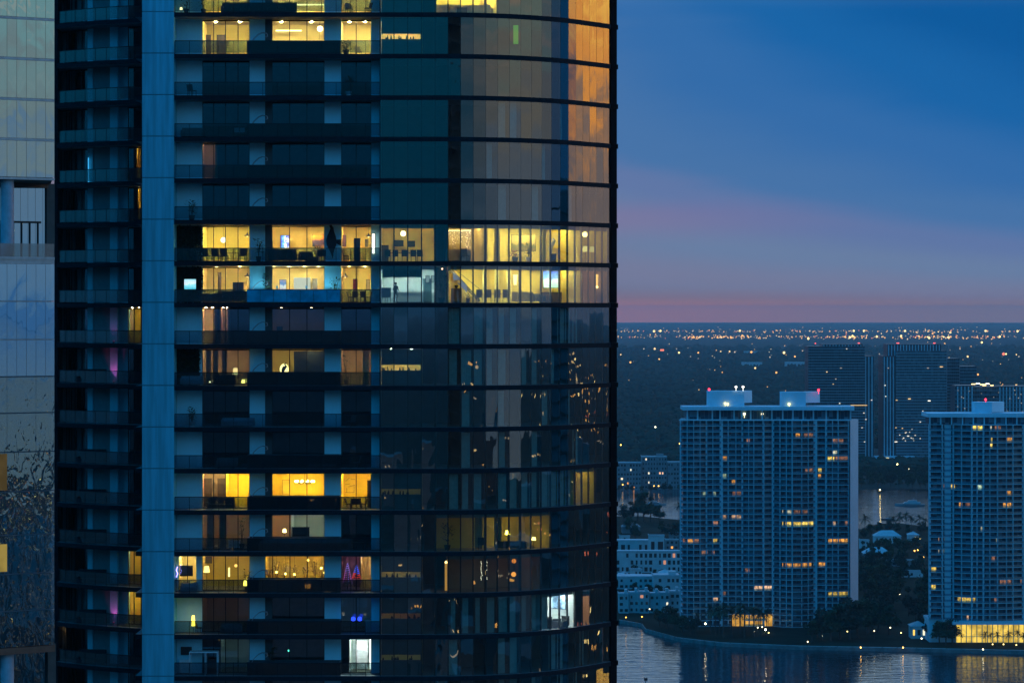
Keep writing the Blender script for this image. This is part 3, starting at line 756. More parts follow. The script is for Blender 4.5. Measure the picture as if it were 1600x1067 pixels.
for px in (1073, 1089, 1112, 1124, 1146, 1158, 1172, 1190, 1205, 1222, 1238, 1254, 1270, 1290, 1308, 1328): c1.box('penthouse_column', px, px + 2.2, 640.8, 657, 2.5, 3.4, con_col)
def oblique(cn, name, p0, d0, p1, d1, y0, y1, m):
    a = (at(p0, cn.Y + d0), d0); b = (at(p1, cn.Y + d1), d1); mb = MB()
    mb.prism([a, b, (b[0] - .01, d1 + 6), (a[0], d0 + 12)], CZ - (y1 - HY) * cn.S, CZ - (y0 - HY) * cn.S); return mb.build(name, m, cn.root)
pale = mat('condo_lit_end_wall', (.78, .79, .80), .75, 0, .05, .1)  # end faces paler than the rest: side light put into the colour
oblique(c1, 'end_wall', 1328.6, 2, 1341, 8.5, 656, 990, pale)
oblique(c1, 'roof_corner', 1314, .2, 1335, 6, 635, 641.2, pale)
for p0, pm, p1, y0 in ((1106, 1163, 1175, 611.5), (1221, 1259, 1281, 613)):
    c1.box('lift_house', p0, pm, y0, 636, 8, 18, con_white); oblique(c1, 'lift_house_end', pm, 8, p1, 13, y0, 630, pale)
for px, py in ((1108, 609), (1279, 610)): c1.beacon(px, py, 9, r=.6)
for px, py, c, st in ((1150, 605, (1, .95, .85), 5), (1161, 605, (1, .95, .85), 5), (1133, 631, (1, .8, .35), 3), (1137, 632, (1, .8, .35), 3), (1233, 632, (1, .85, .35), 4), (1163, 647, (1, .85, .5), 5), (1191, 647, (1, .85, .5), 5)):
    c1.beacon(px, py, 4.2 if py > 640 else 7.3, c, st, .6)
for a in ((1178, 1206, 920, 'p', 1.3), (1222, 1272, 818, 'y', 1.5), (1222, 1268, 882, 'o', .9), (1279, 1292, 880, 'o', 1.4), (1294, 1326, 849, 'o', 1.2), (1294, 1330, 932, 'y', .8), (1293, 1304, 719, 'y', 1.6), (1305, 1326, 720, 'd', .9),
          (1300, 1308, 711, 'w', 1), (1300, 1318, 689, 'd', 1), (1222, 1238, 796, 'w', .6), (1240, 1262, 796, 'd', .5), (1062, 1092, 843, 'd', 1.0), (1075, 1083, 842, 'o', .9), (1113, 1121, 846, 'y', .8), (1062, 1068, 770, 'g', .8), (1098, 1105, 770, 'g', .6), (1113, 1119, 770, 'g', .6), (1129, 1136, 720, 'o', 1), (1129, 1135, 740, 'g', .7),
          (1143, 1149, 750, 'o', 1), (1144, 1158, 770, 'd', .8), (1129, 1135, 806, 'p', .8), (1143, 1158, 813, 'p', .8), (1113, 1122, 814, 'd', .9), (1096, 1106, 865, 'd', .9), (1112, 1117, 866, 'd', .9), (1113, 1122, 939, 'p', .8), (1243, 1250, 680, 'o', 1), (1256, 1270, 680, 'd', .7), (1258, 1270, 733, 'd', .8), (1278, 1284, 733, 'y', 1), (1278, 1283, 742, 'o', .8), (1166, 1172, 690, 'd', 1), (1164, 1172, 889, 'd', .8), (1129, 1134, 927, 'd', .8), (1300, 1306, 815, 'p', .9), (1320, 1326, 815, 'd', .8), (1062, 1067, 915, 'g', .5)): c1.lit(*a)
mb = MB()
for i in range(9):
    a = at(1143 + i * 7.2, 1512); mb.box(a, a + 1.9, 1.2, 1.4, 1.6, 7.5)
mb.build('lobby_window', glow('condo_lobby_light', (1, .5, .08), .9, False, .6, .4), c1.root)

c2 = Condo('curved pale condominium tower at the right edge above a bright yellow glazed lobby', 1436,
    [(1451, 5), (1452, 2.4), (1472, 1.8), (1474, 3), (1488, 3), (1491, 1), (1503, -1.5), (1520, -3.3), (1540, -4.2), (1560, -4), (1580, -2.8), (1598, -.8), (1602, 1), (1640, 1), (1680, 0), (1720, 3)],
    664, 9.25, [(1453, 2.4), (1472.5, 2), (1481, 10), (1490, 2), (1503, 1), (1519, 2.2), (1527, 1.4), (1537, 2.4), (1547, 1), (1559, 1.4), (1573, 1), (1583, 1.6), (1599, 3), (1620, 2), (1650, 2), (1690, 2)], 33, 28)
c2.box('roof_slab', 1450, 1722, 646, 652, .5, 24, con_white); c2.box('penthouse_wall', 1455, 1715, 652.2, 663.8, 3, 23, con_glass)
for px in range(1452, 1720, 17): c2.box('penthouse_column', px, px + 2, 651.8, 664, 1.2, 2.1, con_col)
c2.box('lift_house', 1523, 1550, 629, 647, 8, 18, con_white); oblique(c2, 'lift_house_end', 1550, 8, 1569, 13, 629, 645, pale)
oblique(c2, 'roof_corner', 1588, .2, 1606, 3, 645.6, 652.4, pale)
c2.beacon(1540, 625, 9, r=.55)
for a in ((1518, 1535, 672, 'y', 1.9), (1547, 1550, 672, 'w', 1), (1554, 1564, 673, 'd', .8), (1548, 1551, 686, 'y', 1.2), (1547, 1551, 695, 'y', 1.6), (1573, 1582, 685, 'o', .9), (1474, 1482, 757, 'd', 1), (1483, 1492, 757, 'y', 1.6), (1527, 1534, 760, 'g', 1), (1498, 1504, 793, 'o', 1.2), (1508, 1516, 793, 'd', .5), (1567, 1580, 793, 'o', 1.4), (1573, 1580, 770, 'o', .8), (1466, 1473, 840, 'p', 1), (1466, 1474, 859, 'w', .9), (1466, 1473, 867, 'p', .7), (1455, 1463, 894, 'y', 1), (1455, 1462, 915, 'y', 1.5), (1496, 1524, 934, 'y', 1.1), (1476, 1484, 952, 'y', 1.5), (1562, 1580, 912, 'd', .9), (1549, 1555, 870, 'd', .9), (1553, 1558, 934, 'd', .7), (1556, 1560, 841, 'w', .6), (1532, 1536, 826, 'w', .6), (1510, 1514, 968, 'p', 1), (1476, 1480, 878, 'w', .6), (1596, 1606, 840, 'd', 1), (1594, 1604, 912, 'd', .8)): c2.lit(*a)
zl = c2.z(33)
c2.box('lobby_canopy', 1488, 1722, 969.5, 974, -4.6, 20, con_white)
mb = MB(); lg = MB()
for i in range(27):
    p0 = 1494 + i * 8.2; x0_, x1_ = at(p0 + .6, 1436), at(p0 + 7.6, 1436)
    lg.box(x0_, x1_, 1.2, 1.3, 1.6, 4.2); lg.box(x0_, x1_, 1.2, 1.3, 4.5, 10.4); mb.box(x0_ - .22, x0_, .6, 1.2, 1.4, 10.8)
mb.box(at(1492, 1436), at(1720, 1436), 1.4, 1.7, 1.4, 10.9)
o = mb.build('lobby_frame', con_col, c2.root); lg.build('lobby_window', glow('lobby_light', (1, .66, .10), 1.15, True, .55, .22), c2.root)
c2.box('podium', 1452, 1490, 968, 1004, 3.2, 24, con_white)
c2.box('core_block', 1490, 1722, 974.2, 1004, 3, 22, con_white)

# ------------------------------------------------------------ tall towers on the far shore
fa_glass = cell_glass('far_tower_glass', (.018, .04, .055), (.06, .10, .12), 2.4, 3.1, .25, .3)
def fartower(label, Y, p0, p1, y0, y1, dep, step, bands, stripes, lits, group=None, pale_m=con_col, wall_m=None, cells=True):
    s = Y / F; root = thing('high_rise_tower', label, 'tower', (0, Y, 0), 0, group); zt_ = CZ - (y0 - HY) * s; zb_ = max(0, CZ - (y1 - HY) * s)
    mb = MB(); mb.box(at(p0, Y), at(p1, Y), 0, dep, zb_, zt_); mb.build('window_wall', wall_m or fa_glass, root)
    mb = MB(); n = int((zt_ - zb_) / (step * s))
    for k in range(n): z = zt_ - (k + 1) * step * s; mb.box(at(p0, Y) - .3, at(p1, Y) + .3, -1.3, 0.0, z, z + bands)
    mb.build('balcony_band', mat('far_balcony_edge', (.20, .32, .36), .8), root)
    for a, b, ya, yb, d in stripes:
        mb = MB(); X0, X1 = at(a, Y), at(b, Y); w_ = (X1 - X0)
        mb.box(X0, X1, d, dep - 1, zb_, CZ - (ya - HY) * s)
        for q in range(max(1, int(w_ / 3.2))): xx = X0 + (q + .25) * w_ / max(1, int(w_ / 3.2)); mb.box(xx, xx + 1.1, d - .5, d, zb_, CZ - (ya - HY) * s - 1, 1)
        mb.build('stair_shaft', [fa_glass, pale_m], root)
    cols_ = {'w': (1, .95, .8), 'o': (1, .65, .25), 'r': (1, .1, .1), 'd': (.6, .55, .45)}
    for px, py, wpx, c, st in lits:
        mb = MB(); z = CZ - (py - HY) * s; X = at(px, Y - 2); mb.box(X - wpx * s / 2, X + wpx * s / 2, -1.9, -1.35, z - .6 * s, z + .6 * s); mb.build('lit_window', glow('far_light_%s_%d' % (c, st * 10), cols_[c], st, False), root)
    return root, zb_, zt_
rnd = random.Random(5)
L1 = [(1292, 581, 2, 'o', 1.5), (1314, 575, 3, 'd', .6), (1302, 600, 2, 'o', .8), (1306, 592, 2, 'd', .8), (1312, 630, 2, 'w', 1.2), (1342, 633, 26, 'o', .9), (1350, 645, 2, 'w', 1), (1353, 655, 2, 'w', 1), (1347, 668, 2, 'w', .8), (1323, 545, 2, 'w', .8), (1274, 536.5, 2, 'r', 3), (1342, 536, 3, 'r', 3), (1351, 690, 2, 'w', 1), (1362, 625, 2, 'w', 1)]
ra, _, _ = fartower('dark high-rise with a striped pale shaft, behind the wide condominium tower', 3230, 1263, 1351, 541, 719, 40, 4.4, .8, [(1351, 1366, 556, 719, 3), (1286, 1349, 537.5, 545, 6)], L1)
L2 = [(1403, 536, 4, 'r', 3), (1460, 536, 3, 'r', 3), (1452, 626, 4, 'w', 2.0), (1421, 623, 4, 'o', 1.6), (1401, 625, 3, 'o', .9), (1471, 573, 5, 'o', 1.3), (1383, 602, 2, 'w', 1.2), (1384, 619, 2, 'w', 1.2), (1415, 676, 2, 'w', 1), (1419, 681, 3, 'w', 1.4), (1412, 684, 2, 'w', 1.2), (1424, 684, 2, 'w', 1), (1400, 690, 4, 'w', 1.6), (1438, 659, 2, 'w', 1), (1442, 642, 2, 'w', .8), (1400, 668, 2, 'o', 1), (1410, 669, 2, 'o', 1), (1430, 680, 2, 'w', .8), (1416, 675, 2, 'd', 1), (1388, 575, 2, 'd', .7), (1450, 575, 3, 'd', .7)]
L2 += [(rnd.uniform(1405, 1440), rnd.uniform(670, 690), 1.5, 'w', rnd.uniform(.4, 1)) for _ in range(8)]
rb, _, _ = fartower('grey high-rise with thin floor lines and a brightly lit lower corner', 3240, 1400, 1479, 548, 718, 45, 4.6, 1.0, [(1380, 1399, 556, 718, 2), (1388, 1472, 537.5, 549, 8)], L2, wall_m=cell_glass('grey_tower_glass', (.05, .09, .11), (.12, .18, .2), 2.4, 3.1, .3, .4))
fartower('slim dark slab block standing behind the grey high-rise', 3320, 1480, 1499, 560, 716, 30, 5, .6, [], [])
fartower('dim far block just left of the lit-roof apartment slab', 3500, 1500, 1526, 572, 700, 30, 5, .6, [], [])
L3 = [(1521, 600, 6, 'o', 4.5), (1528, 599, 6, 'w', 4.5), (1535, 600.5, 7, 'o', 4.5), (1543, 599.5, 6, 'w', 4.5), (1550, 602, 5, 'o', 4), (1538, 602, 6, 'o', 4), (1588, 601, 3, 'o', 1.5), (1565, 602, 2, 'o', .8)]
L3 += [(1496 + rnd.uniform(0, 104), rnd.uniform(608, 648), 1.4, 'd', rnd.uniform(.4, .9)) for _ in range(26)]
rc, zc0, zc1 = fartower('apartment slab with pale vertical window strips and a row of lamps on its roof', 2950, 1492, 1700, 604, 700, 30, 6.5, .5, [(1494, 1522, 602, 700, -.5), (1560, 1690, 603, 700, -.5)], L3, wall_m=fa_glass)
mb = MB(); mb.box(at(1366, 3225), at(1430, 3225), -5, 20, 0, 3.6); o = mb.build('terminal_hall', con_white); o.location = (0, 3225, 0); tag(o, 'low pale podium hall between the two far high-rises', 'hall')
mb = MB(); mb.box(at(1374, 3218), at(1389, 3218), -5.5, -5.05, 1.0, 2.6); mb.build('lit_window', glow('hall_light', (1, .85, .4), 1.2, False), o, (0, 0, 0))
# ------------------------------------------------------------ trees
leaf_m = mat('tree_leaves', (.045, .065, .035), .8, 0, .45, .35, spec=.1)
leaf_m2 = mat('tree_leaves_dusky', (.035, .05, .035), .8, 0, .45, .35, spec=.1)
palm_m = mat('palm_leaves', (.045, .06, .035), .75, 0, .4, .5, spec=.1)
bark_m = mat('tree_bark', (.07, .055, .045), .9, 0, .3, 1)
def broadleaf(seed, h=10.0, spread=4.2, crown0=.28, n=15, lv=56, leaf=.62, m=None, slim=False):
    rr = random.Random(seed); root = bpy.data.objects.new('broadleaf_tree', None); COL.objects.link(root)
    tr = MB(); tr.tube([(0, 0, -.3), (.15, .1, h * .2), (.1, -.1, h * .42)], [.36, .28, .2], 7)
    cr = MB()
    for k in range(n):
        a = rr.uniform(0, 6.283); r = spread * rr.uniform(.15, .85) ** .8; u = rr.random()
        z = h * (crown0 + (1 - crown0) * (.12 + .8 * u)); r *= (1 - .55 * u) if not slim else (1 - .75 * u)
        c = Vector((r * math.cos(a), r * math.sin(a), z)); R0 = spread * rr.uniform(.26, .46) * (1 if not slim else .7)
        if k < 7: tr.tube([(.1, 0, h * rr.uniform(.25, .42)), c * .6 + Vector((0, 0, z * .38)), c], [.14, .09, .04], 5)
        for q in range(lv):
            v = Vector((rr.gauss(0, 1), rr.gauss(0, 1), rr.gauss(0, .8))); v = v.normalized() * R0 * rr.uniform(.45, 1.08)
            p = c + v; s = leaf * rr.uniform(.5, 1.2); d1 = Vector((rr.gauss(0, 1), rr.gauss(0, 1), rr.gauss(0, .6))).normalized(); d2 = d1.cross(Vector((rr.gauss(0, 1), rr.gauss(0, 1), rr.gauss(0, 1)))).normalized()
            cr.quad(p - d1*s, p - d2*s*.6, p + d1*s, p + d2*s*.6)
    tr.build('trunk', bark_m, root); cr.build('crown', m or leaf_m, root); return root
def palm(seed, h=9.0, fr=20, fl=3.5):
    rr = random.Random(seed); root = bpy.data.objects.new('palm_tree', None); COL.objects.link(root)
    b = rr.uniform(-.5, .5); tr = MB(); tr.tube([(0, 0, -.2), (b*.3, 0, h*.35), (b*.8, 0, h*.7), (b, 0, h)], [.24, .18, .15, .13], 7); tr.build('trunk', bark_m, root)
    cr = MB()
    for k in range(fr):
        a = 6.283 * k * .382 * 1.0 + rr.uniform(-.2, .2); up = R(rr.uniform(-35, 78)); L = fl * rr.uniform(.85, 1.1); d = Vector((math.cos(a), math.sin(a), 0)); side = Vector((-d.y, d.x, 0)); prev = None; pts = []
        for q in range(8):
            s = q / 7; pts.append(Vector((b, 0, h)) + d * (L * s * math.cos(up) * (1 + .25*s)) + Vector((0, 0, L * (math.sin(up) * s - .42 * s * s))))
        for q in range(7):
            p0, p1 = pts[q], pts[q+1]; wd = .85 * math.sin(math.pi * min(1, (q + .9) / 8.2)) * fl / 3.5
            for sg in (-1, 1):
                tip = (p0 + p1) / 2 + side * sg * wd + Vector((0, 0, -.35 * wd)) + (p1 - p0) * .5
                cr.tri(p0, p1, tip)
    cr.build('crown', palm_m, root); return root
PROTO = {'b0': broadleaf(1), 'b1': broadleaf(2, 10, 3.6, .2, 16), 'b2': broadleaf(3, 10, 5.0, .35, 17, m=leaf_m2), 'b3': broadleaf(4, 10, 3.0, .15, 16, 50, .5, leaf_m2, True), 'p0': palm(11), 'p1': palm(12, 9, 18, 3.9), 'p2': palm(13, 9, 22, 3.2)}
USED = set()
def tree(k, px, py, hpx, z, label, group):
    x, y = ground(px, py, z); s = y / F; H = hpx * s; sc = H / (10.2 if k[0] == 'b' else 10.0)
    rz = random.uniform(0, 6.28); cat = 'tree' if k[0] == 'b' else 'palm'
    p = PROTO[k]
    if k not in USED:
        USED.add(k); o = p
        if p not in KIDS: KIDS[p] = [(c, []) for c in p.children]
        o.location = (x, y, z); o.rotation_euler = (0, 0, rz); o.scale = (sc, sc, sc)
        o['label'] = label; o['group'] = group
    else: o = dup(p, (x, y, z), rz, label, group, sc)
    o['category'] = cat
ORD = ['first', 'second', 'third', 'fourth', 'fifth', 'sixth', 'seventh', 'eighth', 'ninth', 'tenth', 'eleventh', 'twelfth', 'thirteenth', 'fourteenth', 'fifteenth', 'sixteenth', 'seventeenth', 'eighteenth', 'nineteenth', 'twentieth', 'twenty-first', 'twenty-second', 'twenty-third', 'twenty-fourth', 'twenty-fifth', 'twenty-sixth', 'twenty-seventh', 'twenty-eighth', 'twenty-ninth', 'thirtieth']
def clump(items, desc, where, group, z=1.4):
    for i, (k, px, py, h) in enumerate(sorted(items, key=lambda q: q[1])):
        w_ = 'leftmost' if i == 0 else ('rightmost' if i == len(items) - 1 else ORD[i] + ' from the left')
        tree(k, px, py, h, z, '%s, %s %s' % (desc, w_, where), group)
rt = random.Random(21)
def scatter(n, x0, x1, y0, y1, h0, h1, kinds=('b0', 'b1', 'b2', 'b3')): return [(rt.choice(kinds), rt.uniform(x0, x1), rt.uniform(y0, y1), rt.uniform(h0, h1)) for _ in range(n)]
clump([('b0', 1268, 1001, 34), ('b2', 1284, 1000, 46), ('b1', 1298, 1001, 52), ('b0', 1312, 998, 58), ('b2', 1328, 999, 60), ('b1', 1340, 996, 62), ('b0', 1356, 990, 56), ('b2', 1372, 986, 50), ('b3', 1277, 996, 40)], 'dark broadleaf tree', 'by the waterfront below the pale end wall', 'waterfront trees beside the wide condominium tower')
clump([('b0', 1030, 978, 26), ('b2', 1042, 982, 34), ('b1', 1054, 985, 38), ('b0', 1066, 990, 30), ('b2', 1078, 992, 26), ('b3', 1090, 985, 30)], 'dark broadleaf tree', 'at the wide condominium tower\'s left corner', 'trees at the left corner of the wide condominium tower')
clump(scatter(28, 1345, 1452, 908, 992, 34, 50), 'dark park tree', 'between the condominium towers', 'park trees between the condominium towers')
clump(scatter(22, 1345, 1452, 862, 908, 20, 30), 'dark bushy tree', 'among house roofs between the towers', 'trees around the house roofs')
clump([('b2', 1458, 1000, 36), ('b0', 1468, 1004, 34), ('b1', 1478, 1006, 38), ('b2', 1488, 1005, 36), ('b0', 1448, 996, 34), ('b3', 1438, 985, 34)], 'dark broadleaf tree', 'in the clump left of the yellow lobby', 'trees left of the yellow lobby')
clump(scatter(9, 970, 1062, 926, 938, 14, 22), 'low dark tree', 'in the hedge row behind the white town houses', 'trees behind the town houses')
clump(scatter(8, 970, 1062, 830, 843, 18, 26), 'dark bushy tree', 'in the row behind the blue-roofed house', 'trees behind the blue-roofed house')
clump([('b3', 985, 815, 34), ('b3', 996, 814, 46), ('b1', 1006, 815, 50), ('b3', 1017, 815, 42), ('b2', 975, 816, 26), ('b1', 1030, 815, 28)], 'tall feathery tree', 'against the pale back channel', 'trees along the back channel')
clump([('b2', 1350, 842, 16), ('b0', 1360, 838, 20), ('b1', 1374, 834, 20), ('b2', 1388, 832, 18), ('b0', 1402, 834, 18), ('b1', 1420, 836, 18), ('b2', 1440, 836, 20), ('b3', 1368, 846, 14)], 'low dark tree', 'along the channel behind the palms', 'low trees along the back channel')
clump([('p0', 1118, 992, 44), ('p1', 1130, 996, 50), ('p2', 1143, 994, 48), ('p0', 1156, 990, 40), ('p1', 1163, 996, 50), ('p2', 1178, 995, 46), ('p0', 1188, 994, 42), ('p2', 1198, 992, 40), ('p1', 1110, 988, 40), ('p0', 1124, 990, 42)], 'tall palm', 'on the lawn before the wide condominium tower', 'palms before the wide condominium tower', 1.4)
clump([('p0', 1502, 1006, 17), ('p1', 1540, 1010, 23), ('p2', 1548, 1009, 20), ('p0', 1558, 1010, 22), ('p1', 1576, 1010, 23), ('p2', 1590, 1010, 24), ('p0', 1599, 1010, 21)], 'palm silhouette', 'before the yellow lobby windows', 'palms before the yellow lobby')
clump([('p0', 1396, 832, 24), ('p1', 1406, 831, 28), ('p2', 1415, 832, 30), ('p0', 1424, 832, 26), ('p1', 1437, 833, 27), ('p2', 1446, 834, 24)], 'palm silhouette', 'in the grove against the pale channel', 'palms in the channel grove')
tree('p1', 1351.5, 836, 30, 1.4, 'lone palm silhouetted on pale water right of the white end wall', 'lone palms')
tree('p0', 1061, 812, 26, 1.4, 'single palm by the channel just left of the wide condominium tower', 'lone palms')
tree('p2', 1022, 820, 26, 1.4, 'short palm below the white yacht on the left channel', 'lone palms')
far_items = []
for row, (py, h) in enumerate(((761, 20), (755, 18), (748, 16), (741, 15))):
    for px in range(1338, 1456, 11): far_items.append((rt.choice(('b0', 'b1', 'b2')), px + rt.uniform(-4, 4) + row * 3, py + rt.uniform(-1, 1), h * rt.uniform(.8, 1.15)))
far_items.sort(key=lambda q: q[1])
nb = {}
for k, px, py, h in far_items:
    row = min(range(4), key=lambda r: abs((761, 755, 748, 741)[r] - py)); nb[row] = nb.get(row, 0) + 1; i = nb[row]
    tree(k, px, py, h, .2, 'far shore tree, %s from left in the %s row above the water' % (ORD[i - 1] if i > 1 else 'leftmost', ('front', 'second', 'third', 'back')[row]), 'mangroves on the far shore')
clump([(rt.choice(('b0', 'b1', 'b2')), 966 + i * 12 + rt.uniform(-3, 3), 768, rt.uniform(9, 14)) for i in range(9)], 'small far shore tree', 'below the low apartment blocks', 'trees below the far apartment blocks', .2)
for k, p in PROTO.items():
    if k not in USED: print('unused proto', k)
# forest that reads as one mass
fr = random.Random(3); mb = MB(); py = 741.0
while py > 546:
    Y = (CZ) * F / (py - HY); s = Y / F; r0 = max(5.0, 5.5 * s)
    for i in range(int(1090 / 7)):
        px = 540 + 7 * i + fr.uniform(-5, 5); y = Y + fr.uniform(-1.2, 1.2) * s * F / (py - HY) * .5
        if 1336 < px < 1458 and py > 736: continue
        if py > 700 and (1262 < px < 1480 and Y > 3180): continue
        r = r0 * fr.uniform(.6, 1.35); mb.ball((at(px, y), y, r * .55), r, 5, 0, .9, .3)
    py -= 2.6 if py > 640 else 2.0
for i in range(520):
    x, y = ground(fr.uniform(560, 955), fr.uniform(818, 958), 1.4); r = fr.uniform(3.2, 6.0); mb.ball((x, y, 1.4 + r * .7), r, 6, 0, .9, .3)
o = mb.build('forest', mat('forest_canopy', (.035, .045, .032), .95, 0, .4, .006, spec=.03)); kind(o, 'stuff', 'dark forest canopy spreading to the horizon behind the towers', 'forest')
mb = MB(); x = -9000
while x < 22000:
    wd = fr.uniform(40, 260); h = 3 + 17 * fr.random() ** 2; mb.box(x, x + wd, 33000 + fr.uniform(0, 300), 33500, -.5, h); x += wd * .9
o = mb.build('distant_ridge', mat('forest_canopy', (.035, .045, .032))); kind(o, 'structure')

# ------------------------------------------------------------ houses
roof_blue = mat('pale_flat_roof', (.48, .52, .55), .7, 0, .12, .2)
house_white = mat('house_render', (.52, .54, .55), .8, 0, .1, .2)
house_grey = mat('house_grey_render', (.20, .22, .23), .8, 0, .15, .2)
win_dark = mat('house_window_glass', (.02, .03, .035), .2)
def house(name, label, px0, px1, pyb, h, dep, m=house_white, roofm=roof_blue, rows=2, cols=4, lits=(), group=None, roof='flat', chim=False, ww=.5, wh=.45):
    Y = CZ * F / (pyb - HY); x0, x1 = at(px0, Y), at(px1, Y); z0 = 1.4 if Y < 2400 else -.2
    root = thing(name, label, 'house' if 'hall' not in name and 'block' not in name else 'building', ((x0 + x1) / 2, Y, z0), 0, group); W2 = (x1 - x0) / 2
    mb = MB(); mb.box(-W2, W2, 0, dep, 0, h)
    mb.build('wall', m, root)
    mb = MB()
    if roof == 'flat':
        mb.box(-W2 - .25, W2 + .25, -.25, dep + .25, h + .003, h + .3); mb.wall([(-W2 - .2, -.2), (W2 + .2, -.2)], h + .3, h + .95, .2); mb.wall([(-W2 - .2, dep), (-W2 - .2, -.2)], h + .3, h + .95, .2)
    else:
        e = .5; rh = min(dep, 2 * W2) * .3
        A = [(-W2 - e, -e, h), (W2 + e, -e, h), (W2 + e, dep + e, h), (-W2 - e, dep + e, h)]; r1, r2 = (-W2 + dep * .4, dep / 2, h + rh), (W2 - dep * .4, dep / 2, h + rh)
        mb.quad(A[0], A[1], r2, r1); mb.quad(A[2], A[3], r1, r2); mb.tri(A[1], A[2], r2); mb.tri(A[3], A[0], r1); mb.quad(A[3], A[2], A[1], A[0])
    ro = mb.build('roof', roofm, root)
    if chim:
        mb = MB(); mb.box(W2 * .2, W2 * .75, dep * .25, dep * .6, h + .31, h + 2.6); mb.build('stair_box', m, ro)
    for r in range(rows):
        for c in range(cols):
            if random.random() < .16 and not [q for q in lits if q[0] == r and q[1] == c]: continue
            ww_ = ww * random.uniform(.6, 1.35)
            cw = 2 * W2 / cols; ch = h / rows; xx = -W2 + cw * (c + .5); zz = ch * (r + .5); mb = MB()
            mb.box(xx - cw * ww_ / 2, xx + cw * ww_ / 2, -.06, -.003, zz - ch * wh / 2, zz + ch * wh / 2)
            L = [q for q in lits if q[0] == r and q[1] == c]
            mb.build('lit_window' if L else 'window', glow('house_light_' + L[0][2], WCOL[L[0][2]], 1.3, False) if L else win_dark, root)
    return root
TH = ['leftmost', 'second', 'third', 'fourth', 'fifth', 'rightmost']
for i in range(6):
    house('town_house', 'white waterfront town house with roof stair box, %s of six' % (TH[i] if i in (0, 5) else TH[i] + ' from the left'), 967 + i * 16, 982.4 + i * 16, 962 - (i % 2) * .6, 9.6 + .5 * (i % 3), 13, rows=3, cols=2, chim=True, group='white waterfront town houses', lits=((1, 1, 'w'),) if i == 4 else (((2, 0, 'd'),) if i == 2 else ()))
house('terraced_building', 'long pale building with stepped white roof terrace above the town houses', 960, 1020, 924, 6.5, 22, rows=2, cols=8)
house('terraced_building', 'bright bluish roof terrace building beside the wide condominium tower', 1021, 1062, 928, 8.5, 20, rows=2, cols=6, chim=True)
house('apartment_block', 'three-storey cream apartment block with a grid of arched loggias', 962, 1064, 898, 12.5, 14, rows=3, cols=14, ww=.55, wh=.6, lits=((2, 12, 'd'), (1, 10, 'd')))
house('apartment_block', 'low building with a flat pale-blue roof above the loggia block', 960, 1014, 868, 8.0, 18, rows=1, cols=6)
house('stair_tower', 'white boxy stair tower rising beside the pale-blue roof', 1014, 1038, 872, 13, 10, rows=1, cols=2)
for i, (a, b, py, h, rf, lab) in enumerate(((967, 981, 913, 4.5, 'hip', 'small white house with a hipped roof, leftmost behind the stepped terrace'), (985, 1003, 910, 6, 'flat', 'narrow flat-roofed house behind the stepped terrace'), (1030, 1048, 912, 5, 'hip', 'small hipped house behind the bluish roof terrace'), (968, 984, 854, 5.5, 'flat', 'pale cube house left of the pale-blue roof'), (1040, 1060, 862, 6.5, 'flat', 'grey cube house right of the white stair tower'), (1046, 1062, 846, 5, 'hip', 'hipped villa beneath the trees beside the condominium tower'))):
    house('small_house', lab, a, b, py, h, 9, house_grey if i in (4, 5) else house_white, roof_blue, 2, 3, roof=rf, lits=((0, 1, 'o'),) if i in (1, 4) else ())
clump(scatter(9, 968, 1062, 896, 922, 11, 18), 'small garden tree', 'among the little houses behind the terrace', 'garden trees among the little houses')
house('villa', 'dark-roofed villa among trees left of the wide condominium tower', 972, 1000, 836, 4.5, 14, house_grey, house_grey, 1, 3, roof='hip')
house('far_apartment_block', 'grey far-shore apartment block nearest the curved tower edge', 960, 1002, 765, 24, 20, house_grey, roof_blue, 6, 9, lits=((4, 5, 'w'), (1, 4, 'o'), (2, 2, 'w'), (0, 6, 'o')))
house('far_apartment_block', 'stepped far-shore apartment block in the middle of the row', 1003, 1042, 764, 29, 20, house_grey, roof_blue, 7, 9, chim=True, lits=((6, 1, 'w'), (3, 2, 'w'), (3, 6, 'p'), (3, 7, 'p'), (1, 2, 'w')))
house('far_apartment_block', 'narrow far-shore apartment block touching the wide condominium tower', 1043, 1066, 764, 24, 20, house_grey, roof_blue, 6, 5)
house('villa', 'long white villa with a low roof between the condominium towers', 1367, 1408, 852, 5, 12, roof='hip', rows=1, cols=6)
house('villa', 'pale gabled villa under the palm grove', 1420, 1436, 850, 5, 10, roof='hip', rows=1, cols=2, lits=((0, 1, 'y'),))
house('villa', 'small white villa close to the pale end wall', 1345, 1358, 862, 6, 10, rows=2, cols=2)
house('villa', 'grey long-roofed villa half hidden in trees', 1350, 1392, 880, 5, 12, house_grey, roof_blue, 1, 6, roof='hip')
house('carport', 'low shed with a bright blue-white flat roof among the trees', 1399, 1450, 905, 3.4, 8, rows=1, cols=5)
house('villa', 'thin pale roof just above the blue-white shed', 1392, 1432, 888, 3.6, 8, house_grey, roof_blue, 1, 4)
house('boat_house', 'small white gabled pavilion beside the yellow lobby', 1424, 1448, 1002, 6, 10, roof='hip', rows=1, cols=3, lits=((0, 0, 'y'), (0, 2, 'w')))
for i, (a, b, py) in enumerate(((1161, 1191, 576.5), (1164, 1188, 557), (1229, 1262, 576), (1404, 1432, 552))):
    house('warehouse', ('pale warehouse roof in the far forest above the left roof box', 'faint upper warehouse roof in the far forest', 'pale warehouse roof left of the dark high-rise', 'faint warehouse roof behind the grey high-rise')[i], a, b, py, 18, 60, house_white, mat('warehouse_roof', (.6, .62, .64), .7), 1, 6)

